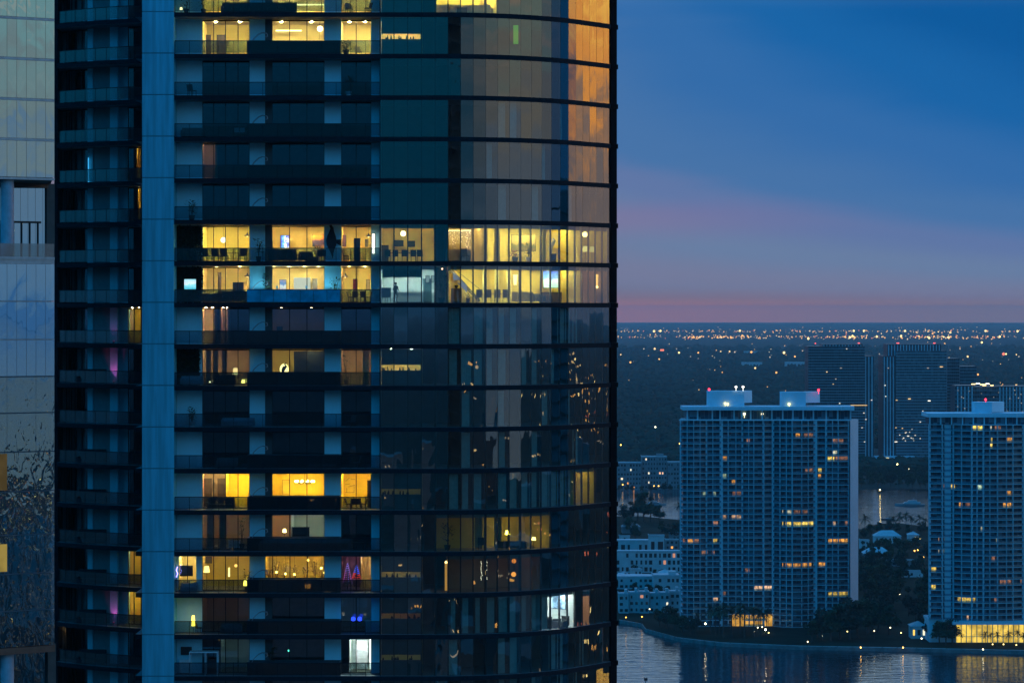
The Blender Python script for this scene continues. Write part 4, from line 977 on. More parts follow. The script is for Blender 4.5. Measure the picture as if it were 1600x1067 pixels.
# ------------------------------------------------------------ boats, marker, lamps
hull_m = mat('boat_hull_paint', (.30, .33, .36), .4); cabin_m = mat('boat_cabin_paint', (.38, .41, .44), .4); dark_hull = mat('dark_hull_paint', (.06, .07, .085), .4)
def hull(L, B, H, m, root, name='hull'):
    mb = MB(); st = []
    for q in range(9):
        u = q / 8; w_ = B / 2 * (1 - max(0, (u - .45) / .55) ** 2.2) * (.9 + .1 * min(1, u * 4)); sheer = H * (1 + .35 * max(0, u - .4)); st.append((-L / 2 + L * u, max(w_, .03), sheer))
    for (xa_, wa, ha), (xb_, wb_, hb) in zip(st[:-1], st[1:]):
        mb.hexa([(xa_, -wa * .6, -.3), (xb_ - (.6 if xb_ > L * .45 else 0), -wb_ * .6, -.3), (xb_ - (.6 if xb_ > L * .45 else 0), wb_ * .6, -.3), (xa_, wa * .6, -.3), (xa_, -wa, ha), (xb_, -wb_, hb), (xb_, wb_, hb), (xa_, wa, ha)])
    return mb.build(name, m, root)
def yacht(label, px, py, wpx, rz=0):
    x, y = ground(px, py, 0); L = wpx * y / F; root = thing('motor_yacht', label, 'boat', (x, y, 0), rz); B = L * .2
    hull(L, B, L * .065, hull_m, root)
    mb = MB()
    def deckhouse(x0, x1, z0, z1, w_, rake): mb.hexa([(x0, -w_, z0), (x1, -w_, z0), (x1, w_, z0), (x0, w_, z0), (x0 + .1, -w_ * .92, z1), (x1 - rake, -w_ * .92, z1), (x1 - rake, w_ * .92, z1), (x0 + .1, w_ * .92, z1)])
    deckhouse(-L * .36, L * .22, L * .066, L * .135, B * .4, L * .07); deckhouse(-L * .25, L * .08, L * .136, L * .185, B * .34, L * .05); s_ = mb.build('superstructure', cabin_m, root)
    mb = MB(); mb.box(-L * .3, L * .13, -B * .4 - .04, -B * .385, L * .088, L * .118); mb.box(-L * .2, L * .02, -B * .34 - .04, -B * .325, L * .15, L * .175); mb.build('window_band', win_dark, s_)
    mb = MB(); mb.bar((-L * .12, 0, L * .18), (-L * .15, 0, L * .26), .18); mb.bar((-L * .2, 0, L * .22), (-L * .08, 0, L * .225), .12); mb.build('radar_mast', cabin_m, root)
yacht('sleek motor yacht moored on the channel between the condominium towers', 1421, 790, 47, R(178))
yacht('pale motor yacht behind the feathery trees on the left channel', 1025, 789, 34, R(6))
x, y = ground(1387, 812, 0); root = thing('sailboat', 'small sailboat with a bare mast at anchor on the channel', 'boat', (x, y, 0), R(175)); hull(10.5, 2.9, 1.0, dark_hull, root)
mb = MB(); mb.box(-2.4, 1.6, -.9, .9, 1.0, 1.5); mb.build('cabin', cabin_m, root)
mb = MB(); mb.tube([(.6, 0, .9), (.6, 0, 13.2)], [.10, .06], 6); mb.bar((.6, 0, 2.3), (-4.2, 0, 2.2), .16); mb.bar((.6, 0, 13), (5.1, 0, 1.3), .03); mb.bar((.6, 0, 13), (-5, 0, 1.2), .03); mb.build('mast', mat('mast_alloy', (.10, .11, .12), .4), root)
x, y = ground(1009, 1078, 0); root = thing('channel_marker', 'small dark channel marker post standing in the bay at the bottom edge', 'navigation marker', (x, y, 0))
mb = MB(); mb.tube([(0, 0, -.5), (0, 0, 5.0)], .16, 7); mb.build('post', black_stuff, root); mb = MB(); mb.box(-.75, .75, -.12, -.02, 4.1, 5.2); mb.build('sign_board', mat('marker_red', (.10, .02, .02), .6), root)
mb = MB(); mb.ball((-.5, 0, 5.35), .2, 6); mb.ball((.5, 0, 5.35), .2, 6); mb.build('lantern', black_stuff, root)
x, y = ground(1022, 1052, 0)

LC = {'o': (1, .50, .08), 'w': (1, .84, .48), 'y': (1, .74, .22), 'c': (.85, 1, .95)}
pole_m = mat('lamp_pole_metal', (.05, .055, .06), .5)
def lamp(px, py, c, h, st, label, group, r=None, z=1.4, name='street_lamp'):
    py_b = py + h * F / ((CZ - z - h) * F / (py - HY))
    Y = (CZ - z - h) * F / (py - HY); x = at(px, Y); r = r or max(.3, 1.05 * Y / F); root = thing(name, label, 'lamp', (x, Y, z), 0, group)
    mb = MB(); mb.tube([(0, .05, -.1), (0, .05, h - r)], [.1 if h < 12 else .3, .07 if h < 12 else .2], 6); mb.build('pole', pole_m, root)
    mb = MB(); mb.ball((0, 0, h), r, 8); mb.build('lamp_head', glow('lamp_%s_%d' % (c, st), LC[c], st, st >= 12), root)
NL = [(978, 964, 'o', 4, 5, 'orange lamp at the left end of the town house dock'), (1003, 963, 'o', 4, 6, 'orange lamp at the right end of the town house dock'), (1015, 951, 'w', 4, 4, 'white lamp beside the rightmost town houses'), (1102, 974, 'w', 3, 40, 'bright white lamp at the foot of the left tower corner'),
      (1178, 986, 'w', 1, 4, 'low lawn lamp, leftmost of the five round the palms'), (1184, 980, 'w', 2, 5, 'tallest lawn lamp among the palms'), (1191, 979, 'w', 1.6, 5, 'lawn lamp behind the bright one among the palms'), (1196, 983, 'w', 1.5, 60, 'brightest white lawn lamp among the palms'), (1201, 988, 'y', 1, 5, 'low lawn lamp, rightmost of the five round the palms'),
      (1262, 1002, 'w', 1.2, 6, 'low white lamp on the promenade below the bowed balconies'), (1284, 993, 'w', 1.5, 8, 'white garden lamp before the waterfront trees'), (1324, 986, 'y', 2, 4, 'small yellow lamp within the waterfront trees'), (1345, 1011, 'o', 1, 12, 'orange lamp on the seawall below the pale end wall'), (1354, 978, 'w', 4, 5, 'pinkish white lamp right of the waterfront trees'), (1366, 985, 'w', 4, 4, 'dim white lamp by the park path'), (1391, 980, 'w', 4, 5, 'white path lamp on a visible post near the seawall'), (1411, 1011, 'o', 1, 12, 'orange lamp on the seawall near the pavilion'),
      (1393, 930, 'y', 5, 9, 'yellow lamp glowing in the dark park'), (1406, 928, 'w', 5, 3, 'faint white lamp right of the yellow park lamp'), (1429, 860, 'o', 5, 8, 'left lamp of the orange pair by the villas'), (1434, 859, 'o', 5, 8, 'right lamp of the orange pair by the villas'), (1443, 870, 'o', 5, 5, 'single orange lamp below the orange pair'), (1437, 842, 'y', 4, 6, 'yellow lamp beside the gabled villa'), (1536, 1014, 'w', 1.2, 10, 'white lamp on the seawall before the lobby'), (1445, 944, 'y', 5, 3, 'dim lamp near the second tower base'), (1551, 1006, 'y', 1, 5, 'yellow ground lamp between the lobby palms'), (1568, 1006, 'y', 1, 5, 'yellow ground lamp right of the lobby palms'), (1588, 1007, 'y', 1, 5, 'yellow ground lamp near the right picture edge'), (1408, 988, 'y', 3.5, 6, 'warm lamp lighting the pavilion wall'), (1440, 997, 'w', 2.5, 9, 'white lamp at the pavilion corner')]
for px, py, c, h, st, lab in NL: lamp(px, py, c, h, st, lab, 'lamps along the island shore')
for px, py, c, h, st, lab in ((1024, 667, 'w', 24, 10, 'bright white floodlight mast above the far apartment blocks'), (970, 695, 'o', 12, 8, 'orange street lamp touching the curved tower edge'), (1062, 693, 'o', 12, 9, 'orange street lamp at the left edge of the condominium tower'), (1402, 725, 'y', 9, 14, 'bright yellow lamp on the far shore in the tower gap'), (1420, 733, 'w', 7, 10, 'small white lamp on the far shore right of the yellow one'), (1377, 669, 'o', 14, 5, 'dim orange lamp between the far high-rises'), (980, 749, 'w', 6, 12, 'white glaring lamp at the left far shore quay'), (973, 757, 'o', 5, 5, 'orange lamp low on the left far shore'), (1022, 759, 'o', 5, 5, 'left orange lamp of the pair below the far apartment blocks'), (1029, 759, 'o', 5, 5, 'right orange lamp of the pair below the far apartment blocks'), (1375, 765, 'y', 3, 14, 'warm dock lamp shining on the channel water')):
    lamp(px, py, c, h, st, lab, 'lamps on the far shore', z=.2)

# ------------------------------------------------------------ far city lights: one mass
cr_ = random.Random(9); LMS = [glow('city_orange', (1, .46, .11), 2.2, False), glow('city_white', (1, .66, .28), 1.9, False), glow('city_red', (1, .22, .12), 1.6, False), glow('city_dim', (.8, .62, .42), 1.0, False), glow('city_bright', (1, .70, .25), 3.6, False)]
mb = MB()
def dot(px, py, r, m, h=24):
    Y = (CZ - h) * F / (py - HY)
    mb.ball((at(px, Y), Y, h), r * 1.12 * Y / F, 6, m)
for i in range(680):
    px = 600 + 1008 * cr_.random(); py = cr_.gauss(526.5, 1.6) if cr_.random() < .62 else cr_.gauss(517.5, 1.0)
    if py < 512: continue
    dot(px, py, cr_.uniform(.35, .95), cr_.choice((0, 0, 0, 0, 1, 2, 3, 3)))
for a, b, n in ((1076, 1100, 14), (1118, 1180, 22), (1320, 1340, 10), (1430, 1490, 24)):
    for i in range(n): dot(cr_.uniform(a, b), cr_.gauss(526.5 if a < 1400 else 519 + 7 * (i % 2), 1.2), cr_.uniform(.6, 1.3), cr_.choice((0, 0, 1, 4 if a > 1300 else 0)))
for px, py in ((1328, 527), (1332, 525), (1370, 526), (1408, 525), (1452, 528), (1482, 527), (1562, 526), (1540, 517), (1590, 517.5), (1156, 517), (1032, 517), (1022, 517.5), (1263, 529), (1334, 517), (1350, 517), (1414, 517)): dot(px, py, 1.6, 4)
for i in range(70): dot(968 + 640 * cr_.random(), cr_.uniform(511, 521), cr_.uniform(.3, .6), cr_.choice((1, 3, 0)))
for px, py, c, r in ((1023, 545, 1, 1.6), (1033, 547, 2, 1.6), (1036, 547, 2, 1.6), (1061, 551, 4, 1.3), (1091, 551, 0, 1.2), (1126, 549, 1, 1.0), (1140, 549, 1, 1.2), (1148, 550, 3, 1.2), (1174, 550, 0, 1.6), (1225, 551, 4, 1.7), (1242, 557, 0, 1.3), (1203, 558, 3, 1.0), (1202, 550, 3, .8), (1030, 561, 0, 1.2), (985, 566, 0, 1.4), (970, 554, 1, 1.0), (1180, 575, 1, 1.5), (1213, 582, 0, 1.4), (1079, 557, 3, .8), (1006, 545, 3, 1.0), (1512, 557, 1, 1.5), (1568, 553, 2, 2.2), (1572, 553, 4, 1.2), (1588, 554, 1, 1.0), (1592, 557, 3, 1.0), (1534, 535, 4, 1.5), (1528, 585, 0, 1.4), (1476, 537, 0, 1.2), (1374, 553, 3, .8), (1500, 545, 3, 1.0), (1254, 548, 3, 1.0), (1091, 560, 3, .6), (1057, 545, 3, .8), (1109, 577, 3, .5)): dot(px, py, r, c)
for i in range(46): dot(968 + 640 * cr_.random(), cr_.uniform(533, 566), cr_.uniform(.35, .7), cr_.choice((3, 3, 1, 0)))
for i in range(26): dot(968 + 640 * cr_.random(), cr_.uniform(560, 640), cr_.uniform(.35, .8), cr_.choice((3, 0, 0)))
o = mb.build('city_lights', LMS); kind(o, 'stuff', 'countless distant city lights scattered below the horizon', 'city lights')

# city on the near shore behind and beside the camera: seen in the glass only
ur = random.Random(17); mb = MB(); lm = MB()
for i in range(420):
    a = R(ur.uniform(28, 200)); r = 330 * math.exp(ur.random() * 2.6); x, y = r * math.sin(a), r * math.cos(a)
    if x < 60 and y > 100: continue
    if y > 480 and x < 1000: continue
    if r > 2300: continue
    w2, d2 = ur.uniform(8, 22), ur.uniform(8, 22); h = ur.uniform(8, 60) if ur.random() < .75 else ur.uniform(60, 118); mb.box(x - w2, x + w2, y - d2, y + d2, -.6, h, i % 3)
    n = int(h / 9)
    for q in range(n):
        z = ur.uniform(4, h - 2); sx_ = ur.choice((-1, 1)); u = ur.uniform(-.8, .8); c = ur.choice((0, 0, 1, 3, 3))
        lm.box(x + sx_ * (w2 + .1) - .15, x + sx_ * (w2 + .1) + .15, y + u * d2 - .8, y + u * d2 + .8, z, z + 1.2, c)
        v = ur.uniform(-.8, .8); z = ur.uniform(4, h - 2); lm.box(x + v * w2 - .8, x + v * w2 + .8, y + d2 + .05, y + d2 + .3, z, z + 1.2, c)
for i in range(2200):
    a = R(ur.uniform(28, 175)); r = 380 * math.exp(ur.random() * 3.2); x, y = r * math.sin(a), r * math.cos(a)
    if y > 600 and x < 1000: continue
    if r > 2400 and ur.random() < .9: continue
    if 50 < math.degrees(a) < 84 and r < 650: continue
    lm.ball((x, y, 7), max(.45, r * .0009) * ur.uniform(.6, 1.3), 5, ur.choice((0, 0, 1, 1, 2, 3, 4)))
for i in range(900):
    a = R(ur.uniform(60, 128)); r = 700 * math.exp(ur.random() * 2.2); x, y = r * math.sin(a), 270 + r * math.cos(a)
    if y > 600 and x < 1000: continue
    if r > 2300 and a > R(100): continue
    lm.ball((x, y, 8 + 20 * ur.random() ** 3), r * .0008 * ur.uniform(.5, 1.3), 5, ur.choice((0, 0, 1, 1, 4, 3, 2)))
for i in range(1100):
    a = R(ur.uniform(55, 113) if i % 3 else ur.uniform(144, 168)); r = 1900 * math.exp(ur.random() ** .8 * 1.75); x, y = r * math.sin(a), 265 + r * math.cos(a)
    lm.ball((x, y, 12), r * .00055 * ur.uniform(.4, 1.4), 5, ur.choice((0, 0, 1, 1, 4, 3, 3)))
cm = [mat('city_block_a', (.10, .11, .12), .8), mat('city_block_b', (.22, .23, .24), .8), mat('city_block_c', (.05, .06, .07), .6)]
o = mb.build('city_blocks', cm); kind(o, 'stuff', 'mass of low city blocks on the near shore, mirrored in the tower glass', 'city')
o = lm.build('city_block_lights', LMS); kind(o, 'stuff', 'window and street lights of the near-shore city, mirrored in the tower glass', 'city lights')
a = R(69.3); x, y = 8 + 400 * math.sin(a), 272 + 400 * math.cos(a); root = thing('floodlit_shaft', 'salmon floodlit tower shaft mirrored at the lower right of the curved glass', 'tower', (x, y, -.6), -a)
mb = MB(); mb.box(-1.9, 1.9, -3, 3, 0, 99); mb.build('wall', mat('shaft_wall', (.4, .3, .25), .7), root); mb = MB(); mb.box(-1.1, 1.1, -3.2, -3.01, 4, 98); mb.build('lit_glazing', glow('shaft_light', (1, .50, .28), .9, False, .4, .12), root)
for px_az, r, w2, hh, lab in ((168.5, 420, 11, 232, 'slim dark tower, only its reflection showing in the flat end of the curved glass'), (86, 420, 46, 189, 'blue-grey tower, only its reflection showing near the bright gold panes')):
    a = R(px_az); x, y = r * math.sin(a), 265 + r * math.cos(a); root = thing('reflected_tower', lab, 'tower', (x, y, -.6), -a)
    mb = MB(); mb.box(-w2, w2, -9, 9, 0, hh * .9); mb.box(-w2 * .8, w2 * .62, -8, 8, hh * .9, hh); mb.box(-w2 * 1.5, -w2 - .01, -8, 8, 0, hh * .72); mb.box(w2 + .01, w2 * 1.35, -8, 8, 0, hh * .8); mb.build('wall', mat('reflected_wall_%d' % px_az, (.03, .035, .04) if px_az > 100 else (.16, .22, .26), .6), root)
    mb = MB(); rr = random.Random(px_az)
    for k in range(int(hh / 3.6)): mb.box(-w2 - .3, w2 + .3, -9.5, -9, k * 3.6, k * 3.6 + .5)
    mb.build('balcony_band', dark_panel, root)
    mb = MB(); mb.box(-w2 * .45, w2 * .3, -6, 6, hh + .01, hh + 7); mb.build('plant_room', dark_panel, root)
# ------------------------------------------------------------ things on the balconies and in the lit rooms
def W(px, f, d): return (TX(px, d), Y0 + d, zt(f) + .013)
def FD(px):      # depth of the curved glass at a screen column
    for a, b in zip(RI[:-1], RI[1:]):
        pa = 800 + a[0] * F / (Y0 + a[1]); pb = 800 + b[0] * F / (Y0 + b[1])
        if pa <= px <= pb: return a[1] + (b[1] - a[1]) * (px - pa) / (pb - pa)
    return 0.42
def WI(px, f, dep): return W(px, f, FD(px) + dep)
MET = frame_metal
def chair(loc, rz, label, m=black_stuff, group=None, w=.5, hb=.95):
    r = thing('chair', label, 'chair', loc, rz, group)
    mb = MB(); mb.box(-w/2, w/2, -w/2, w/2, .42, .50); mb.build('seat', m, r)
    mb = MB(); mb.hexa([(-w/2, w/2 - .06, .5), (w/2, w/2 - .06, .5), (w/2, w/2, .5), (-w/2, w/2, .5), (-w/2, w/2 + .08, hb), (w/2, w/2 + .08, hb), (w/2, w/2 + .14, hb), (-w/2, w/2 + .14, hb)]); mb.build('backrest', m, r)
    for sx_ in (-1, 1):
        for sy in (-1, 1):
            mb = MB(); mb.bar((sx_ * (w/2 - .04), sy * (w/2 - .04), 0), (sx_ * (w/2 - .05), sy * (w/2 - .05), .42), .04); mb.build('leg', MET, r)
    return r
def table(loc, label, L=1.4, D=.8, h=.74, m=dark_wood, rz=0, name='dining_table'):
    r = thing(name, label, 'table', loc, rz); mb = MB(); mb.box(-L/2, L/2, -D/2, D/2, h - .05, h); mb.build('table_top', m, r)
    for sx_ in (-1, 1):
        for sy in (-1, 1): mb = MB(); mb.bar((sx_*(L/2-.08), sy*(D/2-.08), 0), (sx_*(L/2-.08), sy*(D/2-.08), h-.05), .06); mb.build('leg', m, r)
    return r
def sofa(loc, label, L=2.0, m=grey_fabric, rz=0, h=.8):
    r = thing('sofa', label, 'sofa', loc, rz)
    mb = MB(); mb.box(-L/2, L/2, -.45, .45, .08, .3); mb.build('base', m, r)
    n = max(1, round(L / .8))
    for i in range(n): x0_ = -L/2 + .18 + (L - .36) * i / n; mb = MB(); mb.box(x0_ + .01, x0_ + (L - .36)/n - .01, -.44, .22, .3, .46); mb.build('seat_cushion', m, r)
    mb = MB(); mb.hexa([(-L/2, .24, .3), (L/2, .24, .3), (L/2, .45, .3), (-L/2, .45, .3), (-L/2+.05, .3, h), (L/2-.05, .3, h), (L/2-.05, .47, h), (-L/2+.05, .47, h)]); mb.build('backrest', m, r)
    for s_ in (-1, 1): mb = MB(); mb.box(min(s_*L/2, s_*(L/2-.17)), max(s_*L/2, s_*(L/2-.17)), -.44, .24, .3, .62); mb.build('armrest', m, r)
    return r
def plant(loc, label, h=1.6, n=60, pot=.25, m=leaf_dark, seed=1, potm=None, sp=.45):
    rr = random.Random(seed); r = thing('potted_plant', label, 'plant', loc); mb = MB(); mb.tube_z((0, 0, 0), [(pot*.7, 0), (pot, .42), (pot*.9, .42), (pot*.85, .38)], 12, 0); mb.build('pot', potm or black_stuff, r)
    mb = MB()
    for k in range(5): a = rr.uniform(0, 6.28); mb.tube([(0, 0, .38), (.12*math.cos(a), .12*math.sin(a), h*.6), (.3*math.cos(a), .3*math.sin(a), h*.92)], [.025, .02, .01], 5)
    mb.build('stem', bark_m, r)
    mb = MB()
    for k in range(n):
        a = rr.uniform(0, 6.28); z = h * rr.uniform(.35, 1); q = sp * rr.uniform(.1, 1); p = Vector((q*math.cos(a), q*math.sin(a), z)); d = Vector((math.cos(a), math.sin(a), rr.uniform(-.5, .8))).normalized(); s_ = d.cross(Vector((0, 0, 1))).normalized()
        L = rr.uniform(.2, .42); mb.quad(p, p + d*L*.5 + s_*.07, p + d*L, p + d*L*.5 - s_*.07)
    mb.build('foliage', m, r); return r
def screen(loc, label, wd, ht, z, m, th=.06, name='television', cat='television', frame=None, rz=0):
    r = thing(name, label, cat, (loc[0], loc[1], loc[2] + z), rz); mb = MB(); b = .035
    mb.box(-wd/2, wd/2, 0, th, 0, b); mb.box(-wd/2, wd/2, 0, th, ht - b, ht); mb.box(-wd/2, -wd/2 + b, 0, th, b, ht - b); mb.box(wd/2 - b, wd/2, 0, th, b, ht - b); mb.box(-wd/2 + b, wd/2 - b, .03, th, b, ht - b); mb.build('frame', frame or black_stuff, r)
    mb = MB(); mb.quad((-wd/2 + b, .012, b), (wd/2 - b, .012, b), (wd/2 - b, .012, ht - b), (-wd/2 + b, .012, ht - b)); mb.build('screen' if cat == 'television' else 'canvas', m, r); return r
def picture_mat(name, stops, axis=2, scale=1.0, emit=0.0, dist=2.0, lo=0, hi=1):
    m = bpy.data.materials.new(name); m.use_nodes = True; t = NT(m.node_tree); b = t.n['Principled BSDF']
    tc = t.new('ShaderNodeTexCoord').outputs['Object']; sp = t.new('ShaderNodeSeparateXYZ'); t.l.new(tc, sp.inputs[0])
    v = t.math('ADD', t.mapr(sp.outputs[axis], lo, hi, 0, 1, False), t.math('MULTIPLY', t.math('SUBTRACT', t.noise(tc, scale, 4, .6, .8), .5), dist))
    c = t.ramp(v, stops); t.l.new(c, b.inputs['Base Color']); b.inputs['Roughness'].default_value = .6
    if emit: t.l.new(c, b.inputs['Emission Color']); b.inputs['Emission Strength'].default_value = emit
    return m
def lantern(loc, label, z):
    r = thing('pendant_lantern', label, 'lantern', (loc[0], loc[1], loc[2] + z)); mb = MB(); mb.tube_z((0, 0, 0), [(.27, 0), (.25, .06), (.07, .16), (.05, .3)], 12, 0); mb.build('shade', black_stuff, r); mb = MB(); mb.bar((0, 0, .3), (0, 0, DZ - .42 - z), .015); mb.build('cord', black_stuff, r)
    mb = MB(); mb.ball((0, 0, -.02), .07, 8); mb.build('bulb', glow('lantern_bulb', (1, .8, .4), 3, False), r); return r
def shade_lamp(loc, label, h=1.5, c=(1, .68, .18), st=3.0, name='floor_lamp', sr=.24, shh=.34):
    r = thing(name, label, 'lamp', loc); mb = MB(); mb.tube_z((0, 0, 0), [(.15, 0), (.15, .03), (.02, .05), (.018, h - .1)], 10, 0); mb.build('stand', MET, r)
    mb = MB(); i = 0; mb.tube_z((0, 0, h - shh), [(sr, 0), (sr * .7, shh)], 14, 0); mb.build('lamp_shade', glow('shade_%d_%d' % (c[1]*100, st*10), c, st), r); return r
def globe(loc, label, z, rad, c, st, name='pendant_lamp'):
    r = thing(name, label, 'lamp', (loc[0], loc[1], loc[2] + z)); mb = MB(); mb.ball((0, 0, 0), rad, 12); mb.build('globe', glow('globe_%d_%d_%d' % (c[1]*100, c[2]*100, st), c, st), r, smooth=True); mb = MB(); mb.bar((0, 0, rad), (0, 0, DZ - .42 - z), .02); mb.build('cord', black_stuff, r); return r
def slabbox(name, cat, loc, label, wd, dp, ht, m, top=None):
    r = thing(name, label, cat, loc); mb = MB(); mb.box(-wd/2, wd/2, -dp/2, dp/2, .06, ht - .04); mb.build('body', m, r); mb = MB(); mb.box(-wd/2 - .02, wd/2 + .02, -dp/2 - .02, dp/2 + .02, ht - .04, ht); mb.build('top', top or m, r); mb = MB(); mb.box(-wd/2 + .04, wd/2 - .04, -dp/2 + .04, dp/2 - .04, 0, .06); mb.build('plinth', black_stuff, r); return r
def green_wall(f, label, p0=273, p1=315, seed=0, m=None):
    rr = random.Random(f + seed); x0_, x1_ = TX(p0, BD), TX(p1, BD); r = thing('climbing_plant_wall', label, 'plant wall', ((x0_ + x1_)/2, Y0 + BD - .02, zt(f) + .02)); hw = (x1_ - x0_)/2
    mb = MB()
    for q in range(8): x = -hw + 2*hw*q/7; mb.bar((x, 0, 0), (x, 0, DZ - .5), .03)
    for q in range(7): mb.bar((-hw, 0, .1 + q*.5), (hw, 0, .1 + q*.5), .03)
    mb.build('trellis', dark_wood, r); mb = MB(); mb.box(-hw, hw, .012, .018, .02, DZ - .46); mb.build('backing', black_stuff, r); mb = MB()
    for k in range(1500):
        p = Vector((rr.uniform(-hw, hw), -.05 - rr.random()*.16, rr.uniform(.02, DZ - .5))); d = Vector((rr.gauss(0, 1), -abs(rr.gauss(0, .5)), rr.gauss(-.4, 1))).normalized(); s_ = d.cross(Vector((0, 1, 0))).normalized()*.05; L = rr.uniform(.14, .28); mb.quad(p, p + d*L*.5 + s_, p + d*L, p + d*L*.5 - s_)
    mb.build('foliage', m or mat('wall_foliage', (.018, .026, .015), .9, 0, .5, 3, spec=.1), r)

# top floor in view (f = 0)
shade_lamp(W(283, 0, 1.4), 'small glowing lamp on the topmost terrace at the left', .55, (1, .75, .3), 6, 'table_lamp', .13, .2)
plant(W(291, 0, 1.2), 'dark bushy plant beside the small lamp on the topmost terrace', 1.5, 60, seed=2); plant(W(318, 0, 1.5), 'leafy plant near the middle of the topmost terrace', 1.7, 60, seed=3)
sofa(W(405, 0, 1.3), 'long dark terrace sofa on the topmost balcony', 6.6, black_stuff, 0, 1.0)
mb = MB(); x0_, x1_ = TX(382, 5), TX(527, 5); mb.box(x0_, x1_, 5.0, 5.12, 1.12, 1.22); tpart('strip_light', mb, glow('strip_warm', (1, .78, .35), 5), zt(0))
chair(W(545, 0, 1.2), R(30), 'pale chair with glowing lamp light on the topmost terrace', beige_fabric); chair(W(575, 0, 1.2), R(-60), 'dark chair at the right end of the topmost terrace')
sofa(WI(700, 0, 1.4), 'pale sofa behind the curved glass at the top of the picture', 2.2, beige_fabric, R(180)); sofa(WI(745, 0, 1.3), 'cream armchair group behind the curved glass at the top of the picture', 2.6, mat('cream_fabric', (.6, .52, .34), .9), R(170)); slabbox('side_table', 'table', WI(722, 0, 1.0), 'dark side table between the two sofas at the top of the picture', .9, .5, .55, dark_wood)
# f = 1
for i, px in enumerate((323, 345)): slabbox('door_panel', 'door', W(px, 1, 6.2), ('dark inner door, left one of two in the bright second-row room', 'dark inner door, right one of two in the bright second-row room')[i], .75, .08, 2.2, dark_wood)
sofa(W(485, 1, 5.6), 'dark tall-backed bed or sofa seen in the bright second-row middle room', 2.6, black_stuff, 0, 1.6); slabbox('cabinet', 'cabinet', W(431, 1, 5.5), 'brown cabinet at the left of the bright second-row middle room', .6, .5, 1.5, dark_wood)
mb = MB(); mb.box(TX(431, 6), TX(471, 6), 6.0, 6.1, 2.52, 2.62); tpart('strip_light', mb, glow('strip_warm', (1, .78, .35), 5), zt(1))
chair(W(560, 1, 3.6), R(20), 'cream armchair in the bright second-row right room', beige_fabric); plant(W(541, 1, 1.0), 'round pale bush on the second-row terrace before the right room', 1.15, 160, .3, mat('pale_foliage', (.12, .16, .12), .8), 6, None, .5)
slabbox('console', 'console', W(492, 1, 4.0), 'low dark console under the lamp glow of the second-row middle room', 1.4, .4, .8, dark_wood); globe(W(499, 1, 4.4), 'small bright table globe in the second-row middle room', 1.05, .14, (1, .85, .5), 6)
globe(W(500, 1, 4.8), 'round flush lamp on the second-row middle room ceiling', 2.6, .26, (1, .85, .5), 6)
# f = 3, 4
for i, px in enumerate((370, 379)): chair(W(px, 3, .9), R(180), ('white terrace chair, left of the pair behind dark glass', 'white terrace chair, right of the pair behind dark glass')[i], white_enamel, 'white terrace chairs', .42, .8)
# f = 6: terrace with chairs
green_wall(6, 'dark wall of climbing plants left of the terrace with four chairs')
for i, px in enumerate((324, 338, 351, 379)): chair(W(px, 6, 1.2), R((150, 165, 170, 200)[i]), ('curved-back terrace chair nearest the plant wall', 'second terrace chair from the plant wall', 'third terrace chair from the plant wall', 'terrace chair at the right end of the terrace table')[i], black_stuff, 'terrace dining chairs', .62, 1.12)
table(W(360, 6, 1.5), 'dark terrace table between the chairs before the yellow room', 1.6, .8); plant(W(404, 6, 1.0), 'tall leafy plant before the pale pier right of the yellow room', 1.9, 90, seed=8)
globe(W(349, 6, 5.2), 'bluish white round lamp glowing in the yellow room', 1.95, .24, (.75, .95, 1), 3); lantern(W(386.5, 6, 3.2), 'dark pendant lantern at the right edge of the yellow room', 2.25)
plant(W(308, 6, 1.3), 'arching plant at the foot of the plant wall', 1.6, 70, seed=9)
screen(W(445, 6, 5.8), 'bright blue abstract screen on the left wall of the warm middle room', .80, 1.15, 1.25, picture_mat('blue_wave_screen', [(0, (.02, .05, .5)), (.4, (.05, .3, .9)), (.55, (.7, .85, 1)), (.7, (.05, .12, .6)), (1, (.3, .1, .5))], 0, 1.2, 1.3, 2.2, -.6, .6))
screen(W(498, 6, 5.4), 'wide orange and purple sunset painting in the warm middle room', 1.15, 1.12, 1.35, picture_mat('sunset_paint', [(0, (.5, .25, .12)), (.18, (.05, .03, .08)), (.5, (.09, .05, .12)), (.6, (.75, .22, .02)), (1, (.85, .45, .03))], 2, 1.5, 0, .5, 0, 1.1), name='painting', cat='painting')
sofa(W(441, 6, 1.3), 'large dark terrace sofa before the blue screen', 2.6, black_stuff, R(8), 1.05); sofa(W(478, 6, 1.25), 'dark rounded terrace armchair before the warm middle room', 1.3, black_stuff, 0, .85); chair(W(502, 6, 1.3), R(190), 'dark terrace armchair beside the lit flower pot', black_stuff, None, .75, 1.0)
slabbox('coffee_table', 'table', W(487, 6, .7), 'low dark coffee table on the terrace by the armchairs', 1.2, .6, .38, dark_wood); plant(W(495, 6, 2.9), 'flower pot with dark sprigs glowing before the sunset painting', 1.45, 36, .26, seed=10, potm=beige_fabric, sp=.3)
